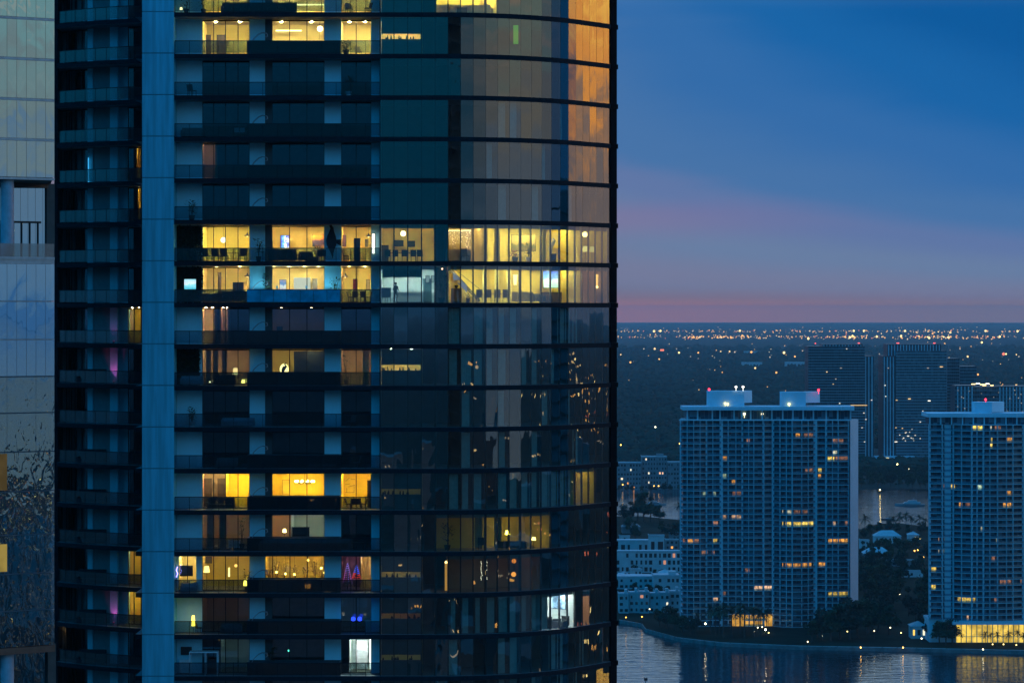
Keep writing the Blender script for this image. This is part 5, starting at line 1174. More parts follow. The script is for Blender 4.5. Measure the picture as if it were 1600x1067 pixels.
# mounted fish
r = thing('fish_sculpture', 'dark fish-shaped sculpture hanging head down on the pale pier', 'sculpture', (TX(520, 2.1), Y0 + 2.0, zt(6) + .3)); prof = [(.02, 0, .03), (.10, .4, .04), (.22, .75, .1), (.42, 1.15, .13), (.46, 1.55, .14), (.36, 1.95, .12), (.2, 2.35, .07), (.14, 2.6, .04), (.1, 2.75, .03)]
mb = MB()
for (w0, z0, t0), (w1, z1, t1) in zip(prof[:-1], prof[1:]): c0, c1 = -.12 * math.sin(z0), -.12 * math.sin(z1); mb.hexa([(c0-w0, -t0, z0), (c0+w0, -t0, z0), (c0+w0, t0, z0), (c0-w0, t0, z0), (c1-w1, -t1, z1), (c1+w1, -t1, z1), (c1+w1, t1, z1), (c1-w1, t1, z1)])
mb.build('body', black_stuff, r); mb = MB(); mb.hexa([(.2, -.02, 1.35), (.75, -.02, 1.05), (.75, .02, 1.05), (.2, .02, 1.35), (.2, -.02, 1.6), (.78, -.02, 1.65), (.78, .02, 1.65), (.2, .02, 1.6)]); mb.hexa([(-.2, -.02, 2.6), (.0, -.02, 2.6), (.0, .02, 2.6), (-.2, .02, 2.6), (-.32, -.02, 2.85), (-.08, -.02, 3.0), (-.08, .02, 3.0), (-.32, .02, 2.85)]); mb.build('fin', black_stuff, r)
slabbox('speaker_column', 'speaker', W(558, 6, 2.9), 'tall dark column standing before the warm right room window', .55, .4, 2.05, mat('warm_black', (.05, .035, .03), .6)); chair(W(541, 6, 1.2), R(90), 'dark slatted chair at the left of the warm right room', dark_wood)
screen(W(537, 6, 5.0), 'purple painting cut off by the frame of the warm right room', .45, 1.05, 1.35, mat('purple_paint', (.12, .05, .10), .6), name='painting', cat='painting'); screen(W(572.5, 6, 4.6), 'small narrow dark picture on the warm right room wall', .26, .7, 1.3, mat('dusky_paint', (.08, .07, .06), .6), name='picture', cat='picture')
lantern(W(576, 6, 3.1), 'dark pendant lantern near the white tube light', 2.2)
r = thing('wall_light', 'bright white tube light on the narrow pier beside the curved glass', 'wall light', (TX(583.5, 2.1), Y0 + 2.1, zt(6) + .7)); mb = MB(); mb.tube_z((0, 0, 0), [(.11, 0), (.11, 1.7)], 10, 0); mb.build('tube', glow('tube_white', (1, .93, .72), 5), r); mb = MB(); mb.box(-.15, .15, .04, .09, -.05, 1.76); mb.build('bracket', MET, r)
# f = 6 curved rooms
slabbox('cabinet', 'cabinet', WI(602, 6, 2.5), 'tall dark cabinet at the left of the dim dining room', .6, .5, 1.45, dark_wood); globe(WI(630, 6, 2.0), 'bright round pendant lamp in the dim dining room', 2.45, .24, (1, .9, .5), 7)
table(WI(628, 6, 2.0), 'long dining table in the dim room behind flat glass', 2.6, 1.0, .76)
for i, px in enumerate((606, 618, 632, 646, 656)): chair(WI(px, 6, 1.1), R(180), 'dining chair, %s of five in the dim room behind flat glass' % ('leftmost', 'second from left', 'middle one', 'second from right', 'rightmost')[i], black_stuff, 'dining chairs behind flat glass', .5, 1.0)
for i, (px, w_, z) in enumerate(((623, .85, 1.35), (643, .62, 1.3))): screen(WI(px, 6, 3.4), ('larger dark square wall screen in the dim dining room', 'smaller dark square wall screen in the dim dining room')[i], w_, .55, z, mat('dark_screen', (.02, .025, .03), .3))
r = thing('crystal_chandelier', 'long chandelier of glittering crystal strings over the bar behind the curved glass', 'chandelier', WI(718, 6, 2.2)); mb = MB(); mb.box(-1.0, 1.0, -.1, .1, 2.68, 2.76); mb.build('canopy', glow('strip_warm', (1, .78, .35), 5), r); rr = random.Random(4); mb = MB()
for i in range(60):
    x = rr.uniform(-1, 1); L = rr.uniform(.7, 1.9); q = 2.68
    for k in range(int(L / .11)): mb.ball((x, rr.uniform(-.08, .08), q - .06 - k*.11), .028, 5, rr.choice((0, 0, 0, 1)))
mb.build('crystal_string', [mat('crystal', (.45, .33, .26), .2), glow('crystal_spark', (1, .8, .5), 4, False)], r)
slabbox('bar_counter', 'counter', WI(716, 6, 1.6), 'pale bar counter under the crystal chandelier', 2.2, .6, 1.05, mat('pale_stone', (.6, .55, .45), .4)); chair(WI(727, 6, .9), R(160), 'dark armchair in front of the pale bar counter', dark_wood, None, .6, 1.1)
for px, z, w_, h_, lab, col in ((746.5, 1.15, .3, 1.0, 'narrow brown picture right of the crystal chandelier', (.14, .08, .05)),): screen(WI(px, 6, 2.8), lab, w_, h_, z, mat('brown_paint', col, .6), name='picture', cat='picture')
screen(WI(818, 6, 3.2), 'large misty landscape painting behind the curved glass', 2.2, 1.5, .95, picture_mat('landscape_paint', [(0, (.3, .2, .06)), (.3, (.18, .16, .07)), (.5, (.5, .36, .1)), (.75, (.55, .42, .14)), (1, (.5, .4, .12))], 2, 1.2, 0, 1.0, 0, 1.5), name='painting', cat='painting')
plant(WI(805, 6, 1.0), 'red flowering pot plant before the landscape painting', .95, 110, .3, mat('red_flowers', (.22, .06, .05), .8), 12, None, .6); plant(WI(826, 6, 1.1), 'green pot plant with white blossoms before the landscape painting', 1.6, 110, .3, leaf_dark, 13, white_enamel, .55)
for px in (757, 776, 848): mb = MB(); X, d = TX(px, FD(px) + 1.0), FD(px) + 1.0; mb.tube_z((X, d, 0), [(.26, 0), (.26, DZ - .42)], 16, 0); tpart('interior_column', mb, warm_wall, zt(6))
r = thing('figure_sculpture', 'pale bird-headed sculpture on a plinth between mullions of the curved glass', 'sculpture', WI(864, 6, 1.0)); mb = MB(); mb.tube([(-.2, 0, .75), (-.22, 0, 1.2), (-.05, 0, 1.6), (.12, 0, 1.9), (.02, 0, 2.05), (-.16, 0, 2.0)], [.1, .2, .17, .13, .12, .03], 8); mb.build('body', mat('pale_stone', (.6, .55, .45), .4), r); mb = MB(); mb.box(-.3, .3, -.3, .3, 0, .75); mb.build('plinth', dark_wood, r)
globe(WI(914, 6, 1.2), 'bright pendant lamp at the right end of the curved glass', 2.55, .24, (1, .82, .3), 5); shade_lamp(WI(915, 6, 1.5), 'yellow shaded lamp under the bright pendant at the right end of the curved glass', 1.5, (1, .85, .25), 1.3, 'floor_lamp', .3, .5); shade_lamp(WI(925, 6, 1.8), 'second yellow shaded lamp, nearer the dark corner fin', 1.5, (1, .85, .25), .8, 'floor_lamp', .24, .5)
# f = 7
green_wall(7, 'dark wall of climbing plants around the bright outdoor television', seed=3)
screen(W(297, 7, 1.85), 'bright cyan-white outdoor television on the plant wall', 1.08, .98, 1.1, picture_mat('tv_cyan', [(0, (.05, .45, .55)), (.4, (.30, .85, .95)), (.6, (.85, .95, 1)), (1, (.35, .8, .9))], 2, 2.6, 1.0, .9, 0, 1))
screen(W(372, 7, 3.6), 'large dark square television standing in the cream room', .95, .85, .95, mat('dark_screen', (.02, .025, .03), .3)); lantern(W(386.5, 7, 3.1), 'dark pendant lantern at the right edge of the cream room', 2.3)
slabbox('door_panel', 'door', W(343, 7, 4.6), 'dark door edge in the cream room', .3, .1, 2.7, dark_wood); sofa(W(330, 7, 1.2), 'dark terrace sofa before the cream room', 2.0, black_stuff); sofa(W(366, 7, 1.2), 'dark terrace sofa right of the cream room door', 2.4, black_stuff, 0, 1.0)
screen(W(442, 7, 4.4), 'tilted blue and white picture behind the lit plunge pool', .62, 1.0, 1.05, picture_mat('blue_white_glow', [(0, (.8, .85, 1)), (.35, (.6, .75, 1)), (.6, (.1, .25, .7)), (1, (.3, .3, .6))], 2, 1.6, .5, .8, 0, 1), name='picture', cat='picture')  # the blue and white canvas is given a glow of its own
mb = MB(); mb.box(TX(459, 6.3), TX(485, 6.3), 6.3, 6.4, .9, 2.25); tpart('bright_wall_panel', mb, glow('bath_panel', (.95, 1, .78), .85), zt(7)); slabbox('door_panel', 'door', W(492, 7, 6.2), 'grey door ajar behind the lit plunge pool', .45, .1, 2.15, grey_fabric)
for i, px in enumerate((433, 479)): slabbox('pool_stool', 'stool', (TX(px, 2.1), Y0 + 2.06, zt(7) + 1.18), ('small blue tub on the rim of the lit pool, left one', 'small blue tub on the rim of the lit pool, right one')[i], .16, .1, .3, mat('blue_tub', (.08, .25, .35), .5))
plant(W(524, 7, 1.2), 'bushy plant in a white pot right of the lit pool', 2.1, 90, .42, seed=14, potm=white_enamel, sp=.5); plant(W(417, 7, 1.9), 'slender climbing plant beside the lit pool steps', 2.8, 90, .2, seed=15, sp=.3)
screen(W(555, 7, 4.2), 'red painting with a pale figure in the room right of the lit pool', .40, 1.12, .98, picture_mat('red_paint', [(0, (.6, .25, .2)), (.3, (.55, .03, .02)), (1, (.5, .02, .015))], 2, 3, 0, .6, 0, 1.1), name='painting', cat='painting'); screen(W(575, 7, 4.3), 'framed line drawing near the narrow pier', .34, .95, 1.1, mat('paper_paint', (.6, .5, .3), .7), name='picture', cat='picture'); lantern(W(539.5, 7, 3.2), 'dark pendant lantern in the room with the red painting', 2.25)
table(W(561, 7, 1.0), 'dark terrace table before the red painting', 1.1, .7)
for i, (px, d_, a) in enumerate(((548, 1.0, 90), (555, .55, 180), (567, .55, 180), (575, 1.0, -90))): chair(W(px, 7, d_), R(a), 'dark terrace chair, %s round the table before the red painting' % ('leftmost', 'left front one', 'right front one', 'rightmost')[i], black_stuff, 'chairs before the red painting', .48, .95)
# kitchen with person
o = slabbox('kitchen_island', 'kitchen island', WI(640, 7, 2.2), 'pale kitchen island in the white-lit kitchen', 2.4, .8, .95, cool_wall, white_enamel)
mb = MB(); x0_, x1_ = TX(597, 4.6), TX(659, 4.6); mb.box(x0_, x1_, 4.55, 4.9, .0, .95, 0); mb.box(x0_, x1_, 4.6, 4.95, 2.25, 3.1, 0); tpart('kitchen_cabinet', mb, mat('pale_cabinet', (.35, .45, .46), .5), zt(7)); mb = MB(); mb.box(x0_ + .1, x1_ - .1, 4.62, 4.9, 2.19, 2.245); tpart('strip_light', mb, glow('strip_cool', (.85, 1, 1), 16), zt(7))
mb = MB(); mb.box(x0_ + .1, x1_ - .5, 4.93, 4.96, 1.0, 1.55); tpart('backsplash', mb, mat('amber_tile', (.55, .38, .18), .4), zt(7))
for i, px in enumerate((601, 606)): chair(WI(px, 7, .9), R(180), ('teal bar chair at the far left of the white kitchen', 'teal bar chair beside the standing person')[i], mat('teal_fabric', (.02, .10, .12), .9), 'teal bar chairs', .55, 1.3)
# person
def person(loc, rz, label):
    me = bpy.data.meshes.new('person'); J = {'pel': (0, 0, .92), 'wai': (0, 0, 1.08), 'che': (0, .01, 1.30), 'nec': (0, 0, 1.47), 'hd0': (0, -.01, 1.56), 'hd1': (0, -.02, 1.68), 'hd2': (0, 0, 1.74)}
    for s_, n in ((-1, 'l'), (1, 'r')):
        J.update({'hip' + n: (.1*s_, 0, .88), 'kne' + n: (.11*s_, -.02, .48), 'ank' + n: (.11*s_, .02, .09), 'toe' + n: (.12*s_, -.14, .04), 'sho' + n: (.19*s_, 0, 1.40), 'elb' + n: (.25*s_, .02, 1.12), 'wri' + n: (.21*s_, -.2, 1.0), 'han' + n: (.19*s_, -.27, .99)})
    R_ = {'pel': .15, 'wai': .13, 'che': .16, 'nec': .06, 'hd0': .075, 'hd1': .095, 'hd2': .06, 'hip': .10, 'kne': .06, 'ank': .045, 'toe': .035, 'sho': .07, 'elb': .045, 'wri': .032, 'han': .035}
    E = [('pel', 'wai'), ('wai', 'che'), ('che', 'nec'), ('nec', 'hd0'), ('hd0', 'hd1'), ('hd1', 'hd2')]
    for n in 'lr': E += [('pel', 'hip' + n), ('hip' + n, 'kne' + n), ('kne' + n, 'ank' + n), ('ank' + n, 'toe' + n), ('che', 'sho' + n), ('sho' + n, 'elb' + n), ('elb' + n, 'wri' + n), ('wri' + n, 'han' + n)]
    for n, s_ in (('l', -1), ('r', 1)):
        for k in range(5):
            a, b = 'fa%s%d' % (n, k), 'fb%s%d' % (n, k); w_ = (k - 1.5) * .018 if k < 4 else 0; bx, by, bz = J['han' + n]
            if k < 4: J[a] = (bx + w_, by - .05, bz - .005); J[b] = (bx + w_, by - (.085, .1, .095, .075)[k], bz - .035)
            else: J[a] = (bx - s_*.045, by - .015, bz + .005); J[b] = (bx - s_*.06, by - .05, bz)
            R_[a] = .009; R_[b] = .008; E += [('han' + n, a), (a, b)]
    names = list(J); me.from_pydata([J[n] for n in names], [(names.index(a), names.index(b)) for a, b in E], []); o = link('person', me, None, loc); o.rotation_euler = (0, 0, rz); me.materials.append(mat('dark_clothes', (.03, .045, .055), .8, 0, .2, 6))
    md = o.modifiers.new('skin', 'SKIN'); o.modifiers.new('sub', 'SUBSURF').levels = 2; o.modifiers['sub'].render_levels = 2
    for i, n in enumerate(names):
        r_ = R_.get(n, R_.get(n[:3], .05)); v = me.skin_vertices[0].data[i]; v.radius = (r_, r_); v.use_root = (n == 'pel')
    tag(o, label, 'person')
    mb = MB(); mb.ball((0, .015, 1.69), .112, 12, 0, 1.0, .05); mb.build('hair', mat('dark_hair', (.015, .012, .01), .7), o)
    mb = MB(); mb.tri((-.018, -.1, 1.63), (.018, -.1, 1.63), (0, -.135, 1.635)); mb.box(-.03, .03, -.102, -.09, 1.585, 1.592); mb.box(-.05, -.022, -.105, -.09, 1.66, 1.672); mb.box(.022, .05, -.105, -.09, 1.66, 1.672); mb.build('face', mat('face_skin', (.35, .2, .13), .6), o)
    return o
person(WI(618.5, 7, 1.25), R(150), 'person in dark clothes standing at the counter of the white-lit kitchen')
slabbox('refrigerator', 'refrigerator', WI(668, 7, 2.3), 'teal-lit tall refrigerator right of the white kitchen', .75, .7, 2.1, mat('teal_steel', (.06, .14, .16), .35)); 
for i, px in enumerate((668, 677)): screen(WI(px, 7, 1.9), ('pale square window pane above the refrigerator, left one', 'pale square window pane above the refrigerator, right one')[i], .36, .62, 1.75, glow('pale_square', (.45, .65, .65), .6), name='picture', cat='picture')
plant(WI(690, 7, .9), 'tall dark fan palm behind the curved glass left of the stairs', 2.4, 130, .3, seed=16, sp=.75)
slabbox('pedestal', 'pedestal', WI(713, 7, 1.2), 'brown pedestal carrying yellow flowers beside the stairs', .95, .7, 1.25, mat('brown_wood', (.16, .09, .04), .6)); r = thing('flower_arrangement', 'round yellow flower arrangement on the brown pedestal', 'flowers', (WI(713, 7, 1.2)[0], WI(713, 7, 1.2)[1], zt(7) + 1.265)); mb = MB(); mb.tube_z((0, 0, 0), [(.1, 0), (.16, .2), (.12, .28)], 10, 0); mb.build('vase', black_stuff, r); rr = random.Random(3); mb = MB()
for k in range(40): a = rr.uniform(0, 6.28); q = rr.uniform(0, .42); mb.ball((q*math.cos(a), q*math.sin(a)*.8, .42 + .22*(1 - q*q*3) + rr.uniform(-.05, .05)), .08, 5, 0, .8, .2)
mb.build('blossom', mat('yellow_blossom', (.75, .52, .12), .7), r)
plant(WI(731, 7, 1.0), 'pale yellow orchid at the foot of the stairs', 1.0, 50, .2, mat('pale_blossom', (.6, .5, .25), .7), 17, None, .4)
mb = MB(); d_ = FD(725) + 3.4
for k in range(14): u = k / 13; x = TX(703 + 45 * u, d_); z = 2.95 - 2.7 * u; mb.box(x - .13, x + .13, d_ - .5, d_ + .5, z - .12, z)
mb.bar((TX(703, d_), d_ - .5, 3.0), (TX(749, d_), d_ - .5, .15), .08, .28); mb.bar((TX(706, d_), d_ - .5, 3.15), (TX(752, d_), d_ - .5, 1.1), .05); tpart('staircase', mb, mat('stair_steel', (.10, .10, .12), .5), zt(7)); mb = MB(); a_, b_ = (TX(708, d_), d_ - .55), (TX(730, d_), d_ - .55); mb.hexa([(*a_, 2.1), (*b_, .9), (b_[0], b_[1] - .02, .9), (a_[0], a_[1] - .02, 2.1), (*a_, 2.75), (*b_, 1.5), (b_[0], b_[1] - .02, 1.5), (a_[0], a_[1] - .02, 2.75)]); tpart('stair_panel', mb, glow('stair_panel_light', (.5, .55, .75), .5), zt(7))
for i, px in enumerate((749, 763, 777, 790)): chair(WI(px, 7, .9), R(180), 'grey dining chair, %s behind the curved glass by the stairs' % ('nearest the stairs', 'second from the stairs', 'third from the stairs', 'farthest from the stairs')[i], grey_fabric, 'grey dining chairs by the stairs', .55, 1.15)
table(WI(770, 7, 2.0), 'pale long dining table behind the grey chairs', 2.8, 1.0, .8, beige_fabric); sofa(WI(818, 7, 1.0), 'beige sofa seen from the back behind the curved glass', 2.0, beige_fabric, R(168), .95); sofa(WI(838, 7, 1.2), 'dark grey sofa next to the blue television', 1.5, grey_fabric, R(160), .8)
screen(WI(861, 7, 2.0), 'large bright blue television behind the curved glass', 1.75, 1.55, 1.30, picture_mat('tv_blue', [(0, (.35, .75, .8)), (.4, (.6, .85, .95)), (.6, (.15, .35, .9)), (1, (.02, .08, .75))], 2, 1.3, 1.1, .8, 0, 1.5), rz=R(-36)); slabbox('media_console', 'console', WI(861, 7, 1.7), 'dark media console under the blue television', 1.9, .5, .95, dark_wood)
r = thing('wall_lamp', 'bright upright wall lamp behind the curved glass between columns', 'wall lamp', (WI(805, 7, 4.0)[0], WI(805, 7, 4.0)[1], zt(7) + 1.6)); mb = MB(); mb.tube_z((0, 0, 0), [(.12, 0), (.2, .9)], 10, 0); mb.build('shade', glow('sconce_light', (1, .82, .3), 4), r); mb = MB(); mb.box(-.06, .06, .2, .5, .2, .5); mb.build('bracket', MET, r)
r = thing('wall_lamp', 'narrow orange wall lamp close to the dark corner fin', 'wall lamp', (WI(933, 7, 1.6)[0], WI(933, 7, 1.6)[1], zt(7) + 1.3)); mb = MB(); mb.tube_z((0, 0, 0), [(.06, 0), (.1, 1.3)], 8, 0); mb.build('shade', glow('sconce_orange', (1, .55, .12), 2.2), r); mb = MB(); mb.ball((0, 0, .15), .1, 8); mb.build('bulb', glow('sconce_bulb', (1, .7, .2), 8), r)
globe(WI(691, 7, 1.6), 'tiny reddish ceiling spot above the dark fan palm', 2.95, .07, (1, .5, .3), 8, 'ceiling_spot')
for px in (757, 776, 795): mb = MB(); X, d = TX(px, FD(px) + 3.6), FD(px) + 3.6; mb.box(X - .2, X + .2, d - .2, d + .2, 0, DZ - .43); tpart('interior_column', mb, mat('olive_plaster', (.5, .45, .2), .8), zt(7))
# f = 8, 9
slabbox('tall_sculpture', 'sculpture', W(437, 8, 3.4), 'dim dark shape in the brownish room under the lit pool', .5, .4, 1.5, black_stuff)
green_wall(9, 'dark wall of climbing plants left of the curtained room', 275, 311, seed=5); sofa(W(300, 9, 1.0), 'pale cushioned terrace sofa under the dark plant wall', 2.0, mat('blue_cushion', (.35, .45, .5), .9), 0, .8)
for px in (322, 333, 347): mb = MB(); X0 = TX(px, 2.9); pts = [(X0 + .04*q, 2.9 + .05*(q % 2)) for q in range(12)]; mb.wall(pts, .05, DZ - .5, .006); tpart('curtain', mb, mat('brown_curtain', (.30, .22, .14), .9), zt(9))
shade_lamp(W(368, 9, 3.8), 'cream shaded table lamp in the curtained room', 1.45, (1, .78, .3), 1.4, 'floor_lamp', .26, .6); shade_lamp(W(380, 9, .8), 'glowing candle lantern on the terrace before the curtained room', .5, (1, .72, .12), 7, 'candle_lantern', .16, .3); shade_lamp(W(328, 9, 1.0), 'small glowing light beside the terrace sofa', .35, (1, .8, .4), 4, 'candle_lantern', .08, .12); sofa(W(352, 9, 1.2), 'dark terrace sofa before the curtained room', 1.8, black_stuff, 0, .9)
r = thing('heron_sculpture', 'dark heron-like sculpture haloed by light in the room with a dark screen', 'sculpture', W(444, 9, 3.4)); mb = MB(); mb.tube([(-.12, 0, .9), (-.1, 0, 1.25), (.02, 0, 1.5), (.16, 0, 1.62), (.05, 0, 1.78), (.2, 0, 1.95)], [.05, .15, .17, .09, .06, .03], 8); mb.tube([(.05, 0, 1.6), (.35, 0, 1.5)], [.05, .02], 6); mb.build('body', black_stuff, r); mb = MB(); mb.box(-.3, .3, -.2, .2, 0, .9); mb.build('plinth', dark_wood, r)
r = thing('table_lamp', 'round lamp glowing right behind the heron-like sculpture', 'lamp', (W(444, 9, 3.8)[0], Y0 + 3.9, zt(9) + .9)); mb = MB(); mb.ball((0, 0, .45), .40, 14, 0, 1.25); mb.build('globe', glow('halo_lamp', (1, .86, .32), 2.6), r); mb = MB(); mb.box(-.3, .3, -.15, .15, -.9, -.05); mb.build('stand', dark_wood, r)
screen(W(483, 9, 4.6), 'huge dark screen filling the back of the room with the heron-like sculpture', 2.7, 1.9, 1.0, mat('dark_screen', (.02, .025, .03), .3)); table(W(553, 9, 1.2), 'dark terrace table at the right end below the pale curtain', 1.2, .7)
plant(W(541, 9, 3.0), 'dry-branched plant at the window of the right curtained room', 2.5, 50, .2, seed=19, sp=.3); mb = MB(); pts = [(TX(567, 3) + .045*q, 3 + .05*(q % 2)) for q in range(13)]; mb.wall(pts, .05, DZ - .5, .006); tpart('curtain', mb, mat('cream_curtain', (.7, .58, .3), .9), zt(9))
# f = 10: covered terrace sofas
sofa(W(372, 10, .9), 'long blue-grey covered sofa on the dark terrace', 2.9, mat('blue_cushion', (.35, .45, .5), .9), 0, .75)
# f = 12
r = thing('chandelier', 'wide branching chandelier in the golden room', 'chandelier', (W(476, 12, 4.0)[0], Y0 + 4.0, zt(12) + 2.0)); mb = MB(); mb.bar((0, 0, .3), (0, 0, 1.1), .03)
for k in range(10): a = 6.28*k/10; mb.tube([(0, 0, .25), (.45*math.cos(a), .3*math.sin(a), .05), (.8*math.cos(a), .5*math.sin(a), .2)], .02, 5)
mb.build('frame', MET, r); mb = MB()
for k in range(10): a = 6.28*k/10; mb.ball((.8*math.cos(a), .5*math.sin(a), .28), .11, 6)
mb.build('bulb', glow('chandelier_bulb', (1, .9, .45), 10), r)
screen(W(447, 12, 6.0), 'yellow framed picture in the golden room', .65, 1.3, 1.0, mat('ochre_paint', (.7, .45, .06), .7), name='picture', cat='picture'); slabbox('console', 'console', W(435, 12, 4.6), 'dark side console at the left of the golden room', .7, .4, .85, dark_wood); slabbox('console', 'console', W(502, 12, 4.6), 'dark side console at the right of the golden room', .6, .4, .85, dark_wood); table(W(474, 12, 3.8), 'brown table under the branching chandelier', 1.1, .8, .8)
r = thing('wall_art', 'black line wall art in the golden right room', 'wall art', (W(548, 12, 5.6)[0], Y0 + 5.6, zt(12) + .9)); mb = MB()
for a, b in (((-.5, .3), (.3, .3)), ((.3, .3), (.3, 1.0)), ((-.2, .8), (.35, .95)), ((-.45, 1.3), (-.1, 1.6)), ((0, 1.5), (.4, 1.45)), ((-.35, .3), (-.35, .7)), ((-.5, 1.0), (-.1, 1.05))): mb.bar((a[0], 0, a[1]), (b[0], 0, b[1]), .05, .03)
mb.build('frame', black_stuff, r); 
for px in (325, 346): slabbox('door_panel', 'door', W(px, 12, 4.6), 'brown inner door, %s of two in the half-lit room' % ('left' if px < 330 else 'right'), .7, .1, 2.5, dark_wood)
slabbox('cupboard', 'cabinet', W(577, 12, 3.4), 'dark cupboard edge at the right of the golden right room', .35, .4, 2.4, dark_wood)
for i, (px, a) in enumerate(((545, 80), (553, 180), (560, 180), (568, -80))): chair(W(px, 12, 1.2), R(a), 'dark terrace chair, %s before the golden right room' % ('leftmost', 'second from left', 'second from right', 'rightmost')[i], black_stuff, 'terrace chairs before the golden right room', .46, .95)
sofa(W(345, 12, 1.2), 'dark terrace sofa before the half-lit room', 2.4, black_stuff, 0, .95)
# f = 13
for px in (324, 343): mb = MB(); X0 = TX(px, 2.9); mb.wall([(X0 + .05*q, 2.9 + .05*(q % 2)) for q in range(13)], .05, DZ - .5, .006); tpart('curtain', mb, mat('brown_curtain', (.30, .22, .14), .9), zt(13))
plant(W(378, 13, 3.2), 'tall thin plant before the brownish lit room wall', 2.7, 80, .25, seed=20, sp=.32); shade_lamp(W(444.5, 13, 2.9), 'small bright lamp in the brown room over the dark pool', 1.75, (1, .8, .3), 12, 'table_lamp', .16, .3); slabbox('tall_cabinet', 'cabinet', W(470, 13, 3.0), 'tall black cabinet against the pale greenish room', 1.5, .4, 1.9, black_stuff); slabbox('sideboard', 'sideboard', W(366, 13, 3.4), 'white sideboard at the foot of the brown curtains', 1.0, .4, .7, white_enamel)
shade_lamp(WI(793, 13, 1.8), 'yellow lamp with a bright halo behind the curved glass', 1.55, (1, .80, .10), 16, 'floor_lamp', .22, .34); shade_lamp(WI(834, 13, .9), 'small low lamp right of the yellow halo lamp', .95, (1, .78, .2), 7, 'table_lamp', .2, .28); sofa(WI(800, 13, .9), 'long low dark sofa in front of the yellow halo lamp', 2.6, black_stuff, R(172), .72); plant(WI(699, 13, 1.4), 'dark round plant in the dim left part of the curved room', 2.2, 120, .3, seed=22, sp=.6); chair(WI(752, 13, 1.0), R(180), 'dark chair in the dim middle of the curved room', black_stuff, None, .6, 1.1)
for px in (742, 772): mb = MB(); X, d = TX(px, FD(px) + 1.6), FD(px) + 1.6; mb.wall([(X + .06*q, d + .05*(q % 2)) for q in range(12)], .05, DZ - .5, .006); tpart('curtain', mb, mat('olive_curtain', (.32, .3, .14), .9), zt(13))
# f = 14
shade_lamp(W(323, 14, 2.8), 'yellow shaded floor lamp in the busy lower room', 2.1, (1, .76, .2), 3.2, 'floor_lamp', .27, .55); screen(W(291, 14, 2.9), 'black television in the small window beside the pier', 1.15, .95, 1.2, mat('dark_screen', (.02, .025, .03), .3)); screen(W(326, 14, 5.6), 'dark picture above the shaded floor lamp', .6, .6, 2.1, mat('dusky_paint', (.08, .07, .06), .6), name='picture', cat='picture')
shade_lamp(W(383, 14, 1.0), 'glowing fire lantern at the right of the busy lower room', 1.0, (1, .68, .08), 8, 'candle_lantern', .16, .45); plant(W(386, 14, 1.5), 'leafy plant lit by the fire lantern', 1.9, 60, .25, leaf_dark, 23); globe(W(368.5, 14, 4.4), 'dark-capped hanging lamp in the busy lower room', 2.0, .14, (1, .6, .15), 2); shade_lamp(W(358, 14, 3.6), 'thin bright lamp beside the lower room door', 1.9, (1, .8, .3), 3, 'floor_lamp', .08, .8)
sofa(W(296, 14, 1.0), 'pale cushioned sofa under the black television', 1.5, mat('blue_cushion', (.35, .45, .5), .9), 0, .75); r = thing('neon_light', 'small violet neon light at the far left of the terrace', 'light', W(275.5, 14, .9)); mb = MB(); mb.tube([(0, 0, 1.3), (.12, 0, 1.6), (0, 0, 1.9), (.1, 0, 2.2)], .04, 6); mb.build('tube', glow('violet_neon', (.35, .3, 1), 5), r); mb = MB(); mb.bar((0, .05, 0), (0, .05, 2.2), .04); mb.build('stand', MET, r)
for i, px in enumerate((421, 432, 444, 462, 478, 492, 503)): plant(W(px, 14, 3.2 + .3*(i % 3)), 'golden lit plant in the gold-lit hall over the dark pool, %s' % ('leftmost', 'second', 'third', 'middle one', 'third from right', 'second from right', 'rightmost')[i], 1.9 + .25*((i*3) % 4), 70, .2, mat('golden_leaves', (.45, .28, .05), .7), 30 + i, None, .4)
for i, (px, z, s_) in enumerate(((432, 1.55, 8), (446, 1.4, 9), (460, 1.35, 8), (481, 2.6, 9), (502, 1.9, 12), (507, 1.5, 6))): globe(W(px, 14, 3.0), 'golden spot of light among the plants of the gold-lit hall, %s' % ('leftmost', 'second', 'third', 'highest', 'brightest near the right pier', 'rightmost')[i], z, .1, (1, .72, .16), s_, 'spot_lamp')
r = thing('christmas_tree', 'slim tree wound with violet and red lights in the right lower window', 'christmas tree', W(543, 14, 3.2)); mb = MB(); mb.tube_z((0, 0, 0), [(.05, 0), (.05, .5), (.36, .55), (.03, 2.3)], 12, 0); mb.build('foliage', leaf_dark, r); mb = MB()
for k in range(90): u = k/90; a = 6.28*u*9; q = .38*(1-u) + .03; mb.ball((q*math.cos(a), q*math.sin(a), .6 + 1.7*u), .032, 5, 0 if u > .55 else k % 2)
mb.build('string_lights', [glow('violet_bulb', (.45, .25, 1), 1.5, False), glow('pink_bulb', (1, .15, .5), 1.3, False)], r)
r = thing('christmas_tree', 'shorter tree with blue top and red lights beside the violet one', 'christmas tree', W(557, 14, 3.4)); mb = MB(); mb.tube_z((0, 0, 0), [(.05, 0), (.05, .9), (.34, .95), (.03, 2.1)], 12, 0); mb.build('foliage', leaf_dark, r); mb = MB()
for k in range(80): u = k/80; a = 6.28*u*7; q = .36*(1-u) + .03; mb.ball((q*math.cos(a), q*math.sin(a), .95 + 1.15*u), .034, 5, 1 if u < .4 else 0)
mb.build('string_lights', [glow('blue_bulb', (.08, .12, 1), 2.2, False), glow('red_bulb', (1, .06, .06), 2.4, False)], r)
globe(WI(697, 14, 1.0), 'orange slit of light at the left of the dark curved room', 2.55, .12, (1, .62, .2), 7, 'spot_lamp'); slabbox('light_column', 'lamp', WI(697, 14, 1.3), 'tall amber column under the orange slit of light', .22, .22, 2.5, glow('amber_column', (1, .5, .1), .7))
